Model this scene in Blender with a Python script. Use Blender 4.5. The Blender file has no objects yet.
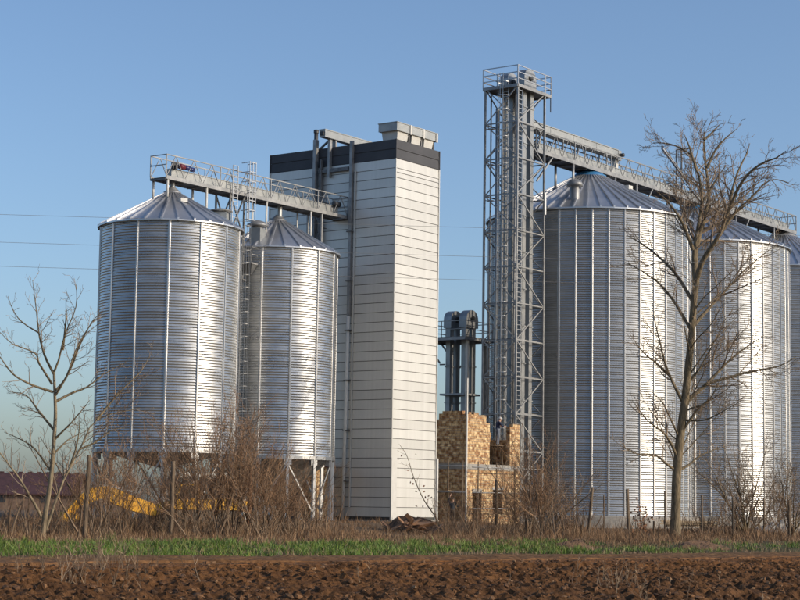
import bpy, math, random
import numpy as np
from mathutils import Vector, Matrix
R = math.radians
random.seed(7); rng = np.random.default_rng(11)
sc = bpy.context.scene
COL = sc.collection

# ------------------------------------------------------------------ camera
F_PX, HORIZON, ROLL, EYE = 1800.0, 504.0, R(0.88), 1.6
PITCH = math.atan((HORIZON - 300.0) / F_PX)
cam_d = bpy.data.cameras.new('camera'); cam = bpy.data.objects.new('camera', cam_d); COL.objects.link(cam)
cam_d.sensor_width = 36; cam_d.lens = 36 * F_PX / 800.0; cam_d.clip_start = 0.5; cam_d.clip_end = 9000
cam.matrix_world = Matrix.Translation((0, 0, EYE)) @ Matrix.Rotation(R(90) + PITCH, 4, 'X') @ Matrix.Rotation(ROLL, 4, 'Z')
sc.camera = cam

def PX(px, py, Y):
    """world point at world depth Y seen at photo pixel (px, py)"""
    a, b = px - 400.0, py - 300.0
    c, s = math.cos(ROLL), math.sin(ROLL)
    a, b = a * c + b * s, -a * s + b * c
    cp, sp = math.cos(PITCH), math.sin(PITCH)
    d = (a, F_PX * cp + b * sp, -b * cp + F_PX * sp)
    k = Y / d[1]
    return Vector((d[0] * k, Y, d[2] * k + EYE))

# ------------------------------------------------------------------ sky, sun, exposure
SUN_AZ, SUN_EL = 109.0, 22.0          # azimuth clockwise from +Y (view direction)
w = bpy.data.worlds.new('World'); sc.world = w; w.use_nodes = True
nt = w.node_tree
sky = nt.nodes.new('ShaderNodeTexSky'); sky.sky_type = 'NISHITA'; sky.sun_disc = False
sky.sun_elevation = R(SUN_EL); sky.sun_rotation = R(SUN_AZ)
sky.air_density = 0.9; sky.dust_density = 2.0; sky.ozone_density = 3.3; sky.altitude = 100
nt.nodes['Background'].inputs['Strength'].default_value = 0.15
nt.links.new(sky.outputs[0], nt.nodes['Background'].inputs[0])
sun_d = bpy.data.lights.new('sun', 'SUN'); sun = bpy.data.objects.new('sun', sun_d); COL.objects.link(sun)
sun_d.energy = 2.7; sun_d.angle = R(0.53); sun_d.color = (1.0, 0.86, 0.68)
sd = Vector((math.sin(R(SUN_AZ)) * math.cos(R(SUN_EL)), math.cos(R(SUN_AZ)) * math.cos(R(SUN_EL)), math.sin(R(SUN_EL))))
sun.rotation_euler = sd.to_track_quat('Z', 'Y').to_euler(); sun.location = sd * 300
sc.view_settings.view_transform = 'Standard'; sc.view_settings.look = 'None'
sc.view_settings.exposure = 0.19; sc.view_settings.gamma = 1.0; sc.view_settings.use_curve_mapping = False

# ------------------------------------------------------------------ materials
def mat(name, col, rough=0.6, metal=0.0, col2=None, scale=4.0, detail=5.0, stretch=None, bump=0.0, bscale=None,
        rand=0.0, island=None, spec=0.5, coords='Object', lo=0.35, hi=0.65, rough_var=0.0):
    m = bpy.data.materials.new(name); m.use_nodes = True
    n, l = m.node_tree.nodes, m.node_tree.links
    p = n['Principled BSDF']
    p.inputs['Roughness'].default_value = rough; p.inputs['Metallic'].default_value = metal
    p.inputs['Specular IOR Level'].default_value = spec
    p.inputs['Base Color'].default_value = (*col, 1)
    tc = n.new('ShaderNodeTexCoord'); vec = tc.outputs[coords]
    if stretch:
        mp = n.new('ShaderNodeMapping'); mp.inputs['Scale'].default_value = stretch
        l.new(vec, mp.inputs[0]); vec = mp.outputs[0]
    out = None
    if col2:
        nz = n.new('ShaderNodeTexNoise'); nz.inputs['Scale'].default_value = scale; nz.inputs['Detail'].default_value = detail
        nz.inputs['Roughness'].default_value = 0.62
        l.new(vec, nz.inputs['Vector'])
        rp = n.new('ShaderNodeValToRGB'); rp.color_ramp.elements[0].position = lo; rp.color_ramp.elements[1].position = hi
        rp.color_ramp.elements[0].color = (*col, 1); rp.color_ramp.elements[1].color = (*col2, 1)
        l.new(nz.outputs[0], rp.inputs[0]); out = rp.outputs[0]
        if rough_var:
            ma = n.new('ShaderNodeMath'); ma.operation = 'MULTIPLY_ADD'
            ma.inputs[1].default_value = rough_var; ma.inputs[2].default_value = rough - rough_var / 2
            l.new(nz.outputs[0], ma.inputs[0]); l.new(ma.outputs[0], p.inputs['Roughness'])
    if island:
        ge = n.new('ShaderNodeNewGeometry'); rp = n.new('ShaderNodeValToRGB')
        els = rp.color_ramp.elements
        while len(els) < len(island): els.new(0.5)
        for i, c in enumerate(island):
            els[i].position = i / (len(island) - 1); els[i].color = (*c, 1)
        l.new(ge.outputs['Random Per Island'], rp.inputs[0]); out = rp.outputs[0]
    if rand:
        oi = n.new('ShaderNodeObjectInfo'); mr = n.new('ShaderNodeMapRange')
        mr.inputs['To Min'].default_value = 1 - rand; mr.inputs['To Max'].default_value = 1 + rand
        l.new(oi.outputs['Random'], mr.inputs['Value'])
        mx = n.new('ShaderNodeVectorMath'); mx.operation = 'SCALE'
        if out is None: mx.inputs[0].default_value = col
        else: l.new(out, mx.inputs[0])
        l.new(mr.outputs[0], mx.inputs['Scale']); out = mx.outputs[0]
    if out is not None: l.new(out, p.inputs['Base Color'])
    if bump:
        bz = n.new('ShaderNodeTexNoise'); bz.inputs['Scale'].default_value = bscale or scale * 3; bz.inputs['Detail'].default_value = 6
        l.new(vec, bz.inputs['Vector'])
        bp = n.new('ShaderNodeBump'); bp.inputs['Strength'].default_value = bump; bp.inputs['Distance'].default_value = 0.05
        l.new(bz.outputs[0], bp.inputs['Height']); l.new(bp.outputs[0], p.inputs['Normal'])
    return m

M = {}
M['galv'] = mat('galvanised_wall', (0.36, 0.365, 0.36), 0.29, 0.80, (0.53, 0.525, 0.505), 0.55, 7, (1, 1, 2.6), rand=0.15, rough_var=0.22)
M['galv_big'] = mat('galvanised_wall_large', (0.37, 0.377, 0.37), 0.30, 0.76, (0.50, 0.50, 0.485), 0.5, 7, (1, 1, 2.6), rand=0.13, rough_var=0.22)
M['roof'] = mat('galvanised_roof', (0.47, 0.48, 0.50), 0.36, 0.80, (0.60, 0.61, 0.63), 0.8, 4, rand=0.08, rough_var=0.14)
M['rib'] = mat('galvanised_stiffener', (0.36, 0.36, 0.365), 0.38, 0.85, (0.48, 0.48, 0.48), 1.2, 4, (1, 1, .3), rand=0.08)
M['steel'] = mat('galvanised_section', (0.21, 0.215, 0.22), 0.50, 0.5, (0.33, 0.33, 0.325), 1.5, 4, rand=0.1)
M['sheet'] = mat('pale_grey_sheet', (0.27, 0.285, 0.285), 0.48, 0.35, (0.37, 0.38, 0.37), 0.9, 4, rand=0.08, rough_var=0.1)
M['casing'] = mat('elevator_casing', (0.24, 0.25, 0.255), 0.42, 0.6, (0.35, 0.355, 0.35), 0.8, 4, (1, 1, .4), rand=0.08)
M['dark'] = mat('dark_machine_paint', (0.03, 0.032, 0.035), 0.5, 0.1, (0.06, 0.06, 0.06), 3)
M['under'] = mat('dark_steel_grating', (0.12, 0.12, 0.12), 0.6, 0.4, (0.2, 0.2, 0.2), 3)
M['blue'] = mat('blue_cap_paint', (0.03, 0.16, 0.36), 0.4, 0.0, (0.06, 0.22, 0.42), 2)
M['red'] = mat('maroon_motor_paint', (0.11, 0.016, 0.025), 0.45, 0.0, (0.15, 0.02, 0.03), 4)
M['motor'] = mat('navy_motor_paint', (0.012, 0.02, 0.09), 0.4, 0.0, (0.02, 0.03, 0.13), 4)
M['white_pipe'] = mat('white_pipe', (0.60, 0.59, 0.55), 0.45, 0.0, (0.53, 0.52, 0.48), 2)
M['mound'] = mat('dark_heaped_soil', (0.055, 0.032, 0.02), 0.95, 0, (0.15, 0.085, 0.045), 4, 8, bump=.8, bscale=12)
M['panel'] = mat('cream_sheet_panel', (0.53, 0.515, 0.47), 0.40, 0.28, (0.62, 0.605, 0.56), 0.8, 7, (1.6, 1.6, .22), rand=0.06, rough_var=0.16, lo=.25, hi=.65)
M['band'] = mat('anthracite_sheet_panel', (0.052, 0.053, 0.058), 0.55, 0.0, (0.066, 0.066, 0.072), 0.5, 4, rand=0.04, spec=.3)
M['joint'] = mat('joint_shadow_gap', (0.06, 0.058, 0.052), 0.8)
M['concrete'] = mat('concrete', (0.24, 0.225, 0.20), 0.88, 0, (0.34, 0.32, 0.285), 1.6, 6, bump=0.3, bscale=8)
M['bark'] = mat('mossy_grey_bark', (0.085, 0.065, 0.034), 0.9, 0, (0.25, 0.19, 0.115), 3.0, 6, (3, 3, .7), bump=1.0, bscale=7)
M['bark_pale'] = mat('pale_tan_bark', (0.13, 0.10, 0.06), 0.85, 0, (0.32, 0.25, 0.155), 3.0, 6, (3, 3, .6), bump=0.6, bscale=7)
M['twig'] = mat('grey_brown_twig', (0.13, 0.105, 0.08), 0.85, island=[(0.13, 0.092, 0.062), (0.25, 0.18, 0.12), (0.37, 0.28, 0.19)])
M['shrub'] = mat('brown_shrub_stem', (0.1, 0.06, 0.035), 0.85, island=[(0.06, 0.04, 0.026), (0.14, 0.092, 0.055), (0.25, 0.175, 0.11), (0.10, 0.072, 0.048)])
M['shrub_twig'] = mat('russet_shrub_twig', (0.1, 0.06, 0.035), 0.85, island=[(0.10, 0.055, 0.03), (0.22, 0.122, 0.062), (0.34, 0.205, 0.112), (0.16, 0.092, 0.05)])
M['post'] = mat('weathered_post_wood', (0.075, 0.052, 0.034), 0.85, 0, (0.18, 0.13, 0.082), 3, 6, (5, 5, .6), bump=0.6, bscale=8, rand=0.25)
M['board'] = mat('weathered_board', (0.20, 0.10, 0.055), 0.85, 0, (0.38, 0.22, 0.12), 2, 6, (1, 6, 6), bump=0.4, rand=0.35)
M['plank'] = mat('fresh_plank', (0.42, 0.30, 0.17), 0.8, 0, (0.55, 0.42, 0.26), 2, 6, (1, 6, 6), rand=0.15)
M['yellow'] = mat('yellow_machine_paint', (0.80, 0.42, 0.012), 0.42, 0, (0.62, 0.29, 0.012), 1.4, 6, rough_var=0.3)
M['track_steel'] = mat('dirty_track_steel', (0.05, 0.042, 0.035), 0.7, 0.3, (0.11, 0.085, 0.06), 3)
M['glass'] = mat('dark_cab_glass', (0.02, 0.025, 0.03), 0.08, 0, (0.03, 0.035, 0.04), 2)
M['tile'] = mat('dark_red_tile_roof', (0.05, 0.021, 0.023), 0.8, 0, (0.085, 0.037, 0.036), 1.5, 6, bump=0.4, bscale=6)
M['barn_wall'] = mat('brown_barn_wall', (0.16, 0.10, 0.07), 0.85, 0, (0.24, 0.16, 0.11), 1.5, 6)
M['grassb'] = mat('green_grass_blade', (0.05, 0.1, 0.02), 0.6, island=[(0.045, 0.095, 0.010), (0.10, 0.18, 0.018), (0.17, 0.24, 0.030), (0.06, 0.12, 0.012), (0.24, 0.22, 0.06)])
M['weed'] = mat('dry_weed_stalk', (0.2, 0.12, 0.06), 0.85, island=[(0.075, 0.04, 0.019), (0.185, 0.10, 0.047), (0.32, 0.19, 0.098), (0.135, 0.072, 0.034), (0.38, 0.26, 0.145)])
M['stalk'] = mat('tan_dead_stalk', (0.2, 0.13, 0.07), 0.85, island=[(0.12, 0.075, 0.045), (0.24, 0.16, 0.095), (0.33, 0.24, 0.15)])
M['deadleaf'] = mat('dead_leaf', (0.2, 0.08, 0.03), 0.8, island=[(0.14, 0.06, 0.03), (0.28, 0.13, 0.06), (0.2, 0.09, 0.035)])
M['clod'] = mat('turned_soil_clod', (0.1, 0.06, 0.035), 0.95, island=[(0.045, 0.023, 0.011), (0.125, 0.06, 0.025), (0.20, 0.10, 0.042), (0.08, 0.04, 0.018), (0.27, 0.155, 0.075)], bump=0.6, bscale=14)
M['wire'] = mat('bare_wire', (0.30, 0.29, 0.27), 0.5, 0.5, (0.36, 0.35, 0.33), 2)
M['skin'] = mat('skin', (0.48, 0.29, 0.20), 0.55, 0, (0.42, 0.25, 0.17), 6)
M['navy'] = mat('navy_cloth', (0.012, 0.018, 0.05), 0.85, 0, (0.025, 0.032, 0.075), 5)
M['greyblue'] = mat('grey_blue_cloth', (0.12, 0.14, 0.18), 0.85, 0, (0.17, 0.19, 0.23), 5)
M['charcoal'] = mat('charcoal_cloth', (0.02, 0.022, 0.026), 0.85, 0, (0.04, 0.042, 0.048), 5)
M['brownc'] = mat('brown_cloth', (0.07, 0.05, 0.035), 0.85, 0, (0.1, 0.075, 0.055), 5)
M['cap'] = mat('pale_cloth', (0.5, 0.48, 0.45), 0.85, 0, (0.58, 0.56, 0.52), 5)
M['boot'] = mat('boot_leather', (0.03, 0.022, 0.016), 0.6, 0, (0.05, 0.037, 0.026), 5)
M['white_sign'] = mat('white_plate', (0.8, 0.8, 0.78), 0.4, 0, (0.74, 0.74, 0.72), 3)

def brick_mat():
    m = bpy.data.materials.new('mottled_twig_shade_brickwork'); m.use_nodes = True
    n, l = m.node_tree.nodes, m.node_tree.links; p = n['Principled BSDF']; p.inputs['Roughness'].default_value = 0.88
    tc = n.new('ShaderNodeTexCoord'); sp = n.new('ShaderNodeSeparateXYZ'); l.new(tc.outputs['Object'], sp.inputs[0])
    ad = n.new('ShaderNodeMath'); ad.operation = 'ADD'; l.new(sp.outputs[0], ad.inputs[0]); l.new(sp.outputs[1], ad.inputs[1])
    cb = n.new('ShaderNodeCombineXYZ'); l.new(ad.outputs[0], cb.inputs[0]); l.new(sp.outputs[2], cb.inputs[1])
    b = n.new('ShaderNodeTexBrick'); l.new(cb.outputs[0], b.inputs['Vector'])
    b.inputs['Scale'].default_value = 1.0; b.inputs['Brick Width'].default_value = 0.27; b.inputs['Row Height'].default_value = 0.155
    b.inputs['Mortar Size'].default_value = 0.014; b.inputs['Bias'].default_value = -0.05
    b.inputs['Color1'].default_value = (0.78, 0.60, 0.34, 1); b.inputs['Color2'].default_value = (0.36, 0.18, 0.075, 1); b.inputs['Mortar'].default_value = (0.40, 0.34, 0.27, 1)
    nz = n.new('ShaderNodeTexNoise'); nz.inputs['Scale'].default_value = 4.5; nz.inputs['Detail'].default_value = 6; l.new(tc.outputs['Object'], nz.inputs['Vector'])
    rp = n.new('ShaderNodeValToRGB'); rp.color_ramp.elements[0].position = 0.36; rp.color_ramp.elements[1].position = 0.6
    rp.color_ramp.elements[0].color = (0.42, 0.30, 0.21, 1); rp.color_ramp.elements[1].color = (1.05, 1.02, .96, 1); l.new(nz.outputs[0], rp.inputs[0])  # blotchy darkening painted in for twig shadows, over the bricks' own tones
    mx = n.new('ShaderNodeMix'); mx.data_type = 'RGBA'; mx.blend_type = 'MULTIPLY'; mx.inputs['Factor'].default_value = 1
    l.new(b.outputs[0], mx.inputs[6]); l.new(rp.outputs[0], mx.inputs[7]); l.new(mx.outputs[2], p.inputs['Base Color'])
    bp = n.new('ShaderNodeBump'); bp.inputs['Strength'].default_value = 0.9; bp.inputs['Distance'].default_value = 0.02; bp.invert = True
    l.new(b.outputs['Fac'], bp.inputs['Height']); l.new(bp.outputs[0], p.inputs['Normal'])
    return m
M['brick'] = brick_mat()

def ground_mat(name, stops, patch=None, bump=0.5):
    """earth colours laid out across the field edge: t = Y - 54 - 0.8 X (metres behind the edge of the field)"""
    m = bpy.data.materials.new(name); m.use_nodes = True
    n, l = m.node_tree.nodes, m.node_tree.links; p = n['Principled BSDF']; p.inputs['Roughness'].default_value = 0.95; p.inputs['Specular IOR Level'].default_value = 0.2
    ge = n.new('ShaderNodeNewGeometry'); sp = n.new('ShaderNodeSeparateXYZ'); l.new(ge.outputs['Position'], sp.inputs[0])
    a = n.new('ShaderNodeMath'); a.operation = 'MULTIPLY_ADD'; a.inputs[1].default_value = -0.8; l.new(sp.outputs[0], a.inputs[0]); l.new(sp.outputs[1], a.inputs[2])
    nz = n.new('ShaderNodeTexNoise'); nz.inputs['Scale'].default_value = 0.35; nz.inputs['Detail'].default_value = 8; l.new(ge.outputs['Position'], nz.inputs['Vector'])
    b = n.new('ShaderNodeMath'); b.operation = 'MULTIPLY_ADD'; b.inputs[1].default_value = 7.0; l.new(nz.outputs[0], b.inputs[0]); l.new(a.outputs[0], b.inputs[2])
    mr = n.new('ShaderNodeMapRange'); mr.inputs['From Min'].default_value = 54 + 3.5 - 20; mr.inputs['From Max'].default_value = 54 + 3.5 + 40
    l.new(b.outputs[0], mr.inputs['Value'])
    rp = n.new('ShaderNodeValToRGB'); els = rp.color_ramp.elements
    while len(els) < len(stops): els.new(0.5)
    for e, (t, c) in zip(els, stops): e.position = (t + 20) / 60.0; e.color = (*c, 1)
    l.new(mr.outputs[0], rp.inputs[0])
    n2 = n.new('ShaderNodeTexNoise'); n2.inputs['Scale'].default_value = 3.2; n2.inputs['Detail'].default_value = 9; n2.inputs['Roughness'].default_value = 0.7
    l.new(ge.outputs['Position'], n2.inputs['Vector'])
    r2 = n.new('ShaderNodeValToRGB'); r2.color_ramp.elements[0].position = 0.32; r2.color_ramp.elements[1].position = 0.68
    r2.color_ramp.elements[0].color = (0.34, 0.31, 0.29, 1); r2.color_ramp.elements[1].color = (1.6, 1.58, 1.5, 1); l.new(n2.outputs[0], r2.inputs[0])
    mx = n.new('ShaderNodeMix'); mx.data_type = 'RGBA'; mx.blend_type = 'MULTIPLY'; mx.inputs['Factor'].default_value = 1
    l.new(rp.outputs[0], mx.inputs[6]); l.new(r2.outputs[0], mx.inputs[7]); l.new(mx.outputs[2], p.inputs['Base Color'])
    n3 = n.new('ShaderNodeTexNoise'); n3.inputs['Scale'].default_value = 9; n3.inputs['Detail'].default_value = 8; l.new(ge.outputs['Position'], n3.inputs['Vector'])
    bp = n.new('ShaderNodeBump'); bp.inputs['Strength'].default_value = bump; bp.inputs['Distance'].default_value = 0.08
    l.new(n3.outputs[0], bp.inputs['Height']); l.new(bp.outputs[0], p.inputs['Normal'])
    return m
SOIL, RSOIL, TRK, GRS, DRY = (0.118, 0.055, 0.021), (0.165, 0.074, 0.027), (0.165, 0.088, 0.039), (0.085, 0.085, 0.035), (0.17, 0.115, 0.065)
M['ground'] = ground_mat('earth_ground', [(-20, SOIL), (-5, SOIL), (-2, TRK), (3, TRK), (5.5, GRS), (12, GRS), (16, DRY), (40, (0.15, 0.105, 0.07))])
M['field'] = ground_mat('ploughed_soil', [(-20, (0.09, 0.044, 0.019)), (-9, SOIL), (-6, RSOIL), (-2, RSOIL), (2, TRK)], bump=0.9)
M['track'] = ground_mat('track_earth', [(-20, RSOIL), (-4, (0.135, 0.067, 0.03)), (0, TRK), (3, (0.135, 0.08, 0.038)), (6, (0.10, 0.08, 0.034))], bump=0.35)

# ------------------------------------------------------------------ mesh helpers
def tag(o, label=None, cat=None, group=None, kind=None):
    if label: o['label'] = label
    if cat: o['category'] = cat
    if group: o['group'] = group
    if kind: o['kind'] = kind
    return o
def empty(name, loc, rz=0.0, **k):
    o = bpy.data.objects.new(name, None); COL.objects.link(o); o.empty_display_size = 0.3
    o.location = loc; o.rotation_euler = (0, 0, rz); return tag(o, **k)
class MB:
    def __init__(s): s.v = []; s.f = []
    def add(s, vs, fs):
        o = len(s.v); s.v.extend([tuple(q) for q in vs]); s.f.extend([tuple(i + o for i in q) for q in fs]); return s
    def box(s, x0, x1, y0, y1, z0, z1):
        return s.add([(x0, y0, z0), (x1, y0, z0), (x1, y1, z0), (x0, y1, z0), (x0, y0, z1), (x1, y0, z1), (x1, y1, z1), (x0, y1, z1)],
                     [(0, 3, 2, 1), (4, 5, 6, 7), (0, 1, 5, 4), (1, 2, 6, 5), (2, 3, 7, 6), (3, 0, 4, 7)])
    def bar(s, p, q, a=0.1, b=None):
        p, q = Vector(p), Vector(q); b = b or a; d = (q - p).normalized()
        u = d.cross(Vector((0, 0, 1)))
        u = u.normalized() if u.length > 1e-3 else Vector((1, 0, 0))
        t = d.cross(u)
        c = [u * (a / 2) * i + t * (b / 2) * j for i, j in ((-1, -1), (1, -1), (1, 1), (-1, 1))]
        return s.add([p + k for k in c] + [q + k for k in c], [(0, 3, 2, 1), (4, 5, 6, 7), (0, 1, 5, 4), (1, 2, 6, 5), (2, 3, 7, 6), (3, 0, 4, 7)])
    def tube(s, pts, rad, k=6, cap=True):
        n = len(pts); o = len(s.v); u = None
        for i in range(n):
            a = pts[max(i - 1, 0)]; b = pts[min(i + 1, n - 1)]
            d = (Vector(b) - Vector(a)).normalized()
            if u is None:
                u = d.cross(Vector((0, 0, 1)) if abs(d.z) < 0.9 else Vector((1, 0, 0))).normalized()
            else:
                u = (u - d * u.dot(d)).normalized()
            t = d.cross(u); r = rad[i] if hasattr(rad, '__len__') else rad; P = Vector(pts[i])
            for j in range(k):
                an = 2 * math.pi * j / k
                s.v.append(tuple(P + u * (r * math.cos(an)) + t * (r * math.sin(an))))
        for i in range(n - 1):
            for j in range(k):
                s.f.append((o + i * k + j, o + i * k + (j + 1) % k, o + (i + 1) * k + (j + 1) % k, o + (i + 1) * k + j))
        if cap:
            s.f.append(tuple(o + j for j in range(k))[::-1]); s.f.append(tuple(o + (n - 1) * k + j for j in range(k)))
        return s
    def lathe(s, prof, n=24, c=(0, 0), closed=False):
        o = len(s.v); m = len(prof)
        for i in range(n):
            a = 2 * math.pi * i / n
            for r, z in prof: s.v.append((c[0] + r * math.cos(a), c[1] + r * math.sin(a), z))
        for i in range(n):
            for j in range(m - 1):
                a, b = o + i * m, o + ((i + 1) % n) * m
                s.f.append((a + j, b + j, b + j + 1, a + j + 1))
        return s
    def extrude(s, poly, y0, y1):      # polygon in xz, extruded along y
        n = len(poly)
        return s.add([(x, y0, z) for x, z in poly] + [(x, y1, z) for x, z in poly],
                     [tuple(range(n)), tuple(range(2 * n - 1, n - 1, -1))] + [(i, i + n, (i + 1) % n + n, (i + 1) % n) for i in range(n)])
    def mesh(s, name, m, smooth=False):
        me = bpy.data.meshes.new(name); me.from_pydata(s.v, [], s.f); me.update()
        if m: me.materials.append(M[m] if isinstance(m, str) else m)
        if smooth: me.polygons.foreach_set('use_smooth', [True] * len(me.polygons))
        return me
    def build(s, name, m, parent=None, smooth=False, loc=(0, 0, 0), rz=0.0):
        return inst(name, s.mesh(name, m, smooth), parent, loc, rz)
def inst(name, me, parent=None, loc=(0, 0, 0), rz=0.0):
    o = bpy.data.objects.new(name, me); COL.objects.link(o); o.location = loc; o.rotation_euler = (0, 0, rz); o.parent = parent
    return o
def npmesh(name, V, Fq, m, smooth=False):
    V = np.asarray(V, dtype=np.float32); Fq = np.asarray(Fq, dtype=np.int32); k = Fq.shape[1]
    me = bpy.data.meshes.new(name); me.vertices.add(len(V)); me.vertices.foreach_set('co', V.ravel())
    me.loops.add(Fq.size); me.loops.foreach_set('vertex_index', Fq.ravel())
    me.polygons.add(len(Fq)); me.polygons.foreach_set('loop_start', np.arange(0, Fq.size, k, dtype=np.int32))
    me.polygons.foreach_set('use_smooth', np.full(len(Fq), smooth)); me.update(calc_edges=True)
    me.materials.append(M[m]); return me

# ------------------------------------------------------------------ terrain
G = 0.30                                      # level of the silo yard
def sstep(a, b, x):
    t = np.clip((x - a) / (b - a), 0, 1); return t * t * (3 - 2 * t)
def tt(x, y): return y - 54 - 0.8 * x
def ground_h(x, y):
    t = tt(x, y)
    h = 0.22 * sstep(2, 16, t) + 0.08 * sstep(16, 45, t) + 0.36 * sstep(20, 36, t) * (1 - sstep(3, 12, x)) * (1 - sstep(120, 170, y))
    return h
def vnoise(nx, ny, cell, seed):
    r = np.random.default_rng(seed); gx, gy = int(nx / cell) + 3, int(ny / cell) + 3
    g = r.random((gx, gy)); x = np.arange(nx) / cell; y = np.arange(ny) / cell
    xi, yi = x.astype(int), y.astype(int); fx, fy = x - xi, y - yi
    fx, fy = fx * fx * (3 - 2 * fx), fy * fy * (3 - 2 * fy)
    a = g[xi][:, yi]; b = g[xi + 1][:, yi]; c = g[xi][:, yi + 1]; d = g[xi + 1][:, yi + 1]
    FX, FY = fx[:, None], fy[None, :]
    return a * (1 - FX) * (1 - FY) + b * FX * (1 - FY) + c * (1 - FX) * FY + d * FX * FY
def grid_faces(nx, ny):
    i = np.arange(nx - 1)[:, None] * ny + np.arange(ny - 1)[None, :]; i = i.ravel()
    return np.stack([i, i + ny, i + ny + 1, i + 1], 1)
def axis(core0, core1, step, far):
    a = np.arange(core0, core1, step); g = step; lo, hi = [core0], [a[-1]]
    while lo[-1] > -far: g *= 1.25; lo.append(lo[-1] - g)
    g = step
    while hi[-1] < far: g *= 1.25; hi.append(hi[-1] + g)
    return np.concatenate([lo[:0:-1], a, hi[1:]])
ax, ay = axis(-50, 60, 0.6, 4000), axis(10, 175, 0.6, 4000)
X, Y = np.meshgrid(ax, ay, indexing='ij')
bz = (vnoise(len(ax), len(ay), 2.2, 3) - .5) * 0.06
T = tt(X, Y); core = (T > 3) & (T < 60)
Z = ground_h(X, Y) + np.where(core, bz, bz * 0.5) - 0.20 * (1 - sstep(-5.5, -3.0, T)) - 0.03
inst('ground', npmesh('ground', np.stack([X, Y, Z], -1).reshape(-1, 3), grid_faces(len(ax), len(ay)), 'ground', True))['kind'] = 'structure'

UX, UY = 0.7809, 0.6247                        # direction along the field edge
def uv2xy(u, v): return UX * u + UY * v, 54 + UY * u - UX * v      # v: metres into the field
# ploughed field
st = 0.066
us, vs = np.arange(-32, 33, st), np.arange(1.9, 29, st)
U, V = np.meshgrid(us, vs, indexing='ij'); nu, nv = U.shape
n1 = vnoise(nu, nv, 0.95 / st, 1); n2 = vnoise(nu, nv, 0.34 / st, 2); n3 = vnoise(nu, nv, 0.17 / st, 3); n4 = vnoise(nu, nv, 0.085 / st, 4); big_ = vnoise(nu, nv, 2.6 / st, 6)
cl = 0.20 * np.abs(n2 - .5) * 2 + 0.42 * np.abs(n3 - .5) * 2 + 0.42 * n4
rough = 0.22 + 0.78 * sstep(4.5, 8.5, V + 3 * (n1 - .5))
fur = np.sin((V + 0.5 * n1) * 2 * math.pi / 0.62) * 0.05
FZ = rough * (0.27 * (1 - cl) - 0.16 + fur + 0.14 * (n1 - .5) + 0.12 * (big_ - .5)) + 0.005
edge = np.minimum(np.minimum(V - 1.9, 29 - V), np.minimum(U + 32, 33 - U))
FZ = np.where(edge < 0.5, FZ * (edge / 0.5) - 0.1 * (1 - edge / 0.5), FZ)
FX_, FY_ = uv2xy(U, V + (1.9 * (n1 - .5) + 2.6 * (big_ - .5)) * np.exp(-(V - 1.9) / 3.0))
inst('ploughed_field', npmesh('ploughed_field', np.stack([FX_, FY_, FZ], -1).reshape(-1, 3), grid_faces(nu, nv), 'field', False))['kind'] = 'structure'
# loose clods lying on it
ph = (1 + 5 ** .5) / 2
ICO_V = np.array([(-1, ph, 0), (1, ph, 0), (-1, -ph, 0), (1, -ph, 0), (0, -1, ph), (0, 1, ph), (0, -1, -ph), (0, 1, -ph), (ph, 0, -1), (ph, 0, 1), (-ph, 0, -1), (-ph, 0, 1)]) / 1.9
ICO_F = np.array([(0, 11, 5), (0, 5, 1), (0, 1, 7), (0, 7, 10), (0, 10, 11), (1, 5, 9), (5, 11, 4), (11, 10, 2), (10, 7, 6), (7, 1, 8), (3, 9, 4), (3, 4, 2), (3, 2, 6), (3, 6, 8), (3, 8, 9), (4, 9, 5), (2, 4, 11), (6, 2, 10), (8, 6, 7), (9, 8, 1)])
def clods(n, uf, vf, sf, zf):
    u, v, s = uf(n), vf(n), sf(n)
    x, y = uv2xy(u, v); z = zf(u, v)
    sc3 = rng.uniform(.55, 1.35, (n, 1, 3)) * s[:, None, None] * np.array([1, 1, .75])
    Vt = ICO_V[None] * rng.uniform(.65, 1.3, (n, 12, 1)) * sc3
    a = rng.uniform(0, 6.28, n); c, q = np.cos(a)[:, None], np.sin(a)[:, None]
    Vt = np.stack([Vt[..., 0] * c - Vt[..., 1] * q, Vt[..., 0] * q + Vt[..., 1] * c, Vt[..., 2]], -1)
    Vt += np.stack([x, y, z], -1)[:, None, :]
    return Vt.reshape(-1, 3), (ICO_F[None] + 12 * np.arange(n)[:, None, None]).reshape(-1, 3)
def fz(u, v):
    i = np.clip(((u + 32) / st).astype(int), 0, nu - 1); j = np.clip(((v - 1.9) / st).astype(int), 0, nv - 1); return FZ[i, j]
V_, F_ = clods(26000, lambda n: rng.uniform(-30, 31, n), lambda n: 2.2 + 25.5 * rng.random(n) ** 0.8,
               lambda n: 0.018 + 0.06 * rng.random(n) ** 3, fz)
o = inst('soil_clods', npmesh('soil_clods', V_, F_, 'clod')); tag(o, 'loose brown soil clods strewn over the ploughed field', 'soil', kind='stuff')
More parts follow.
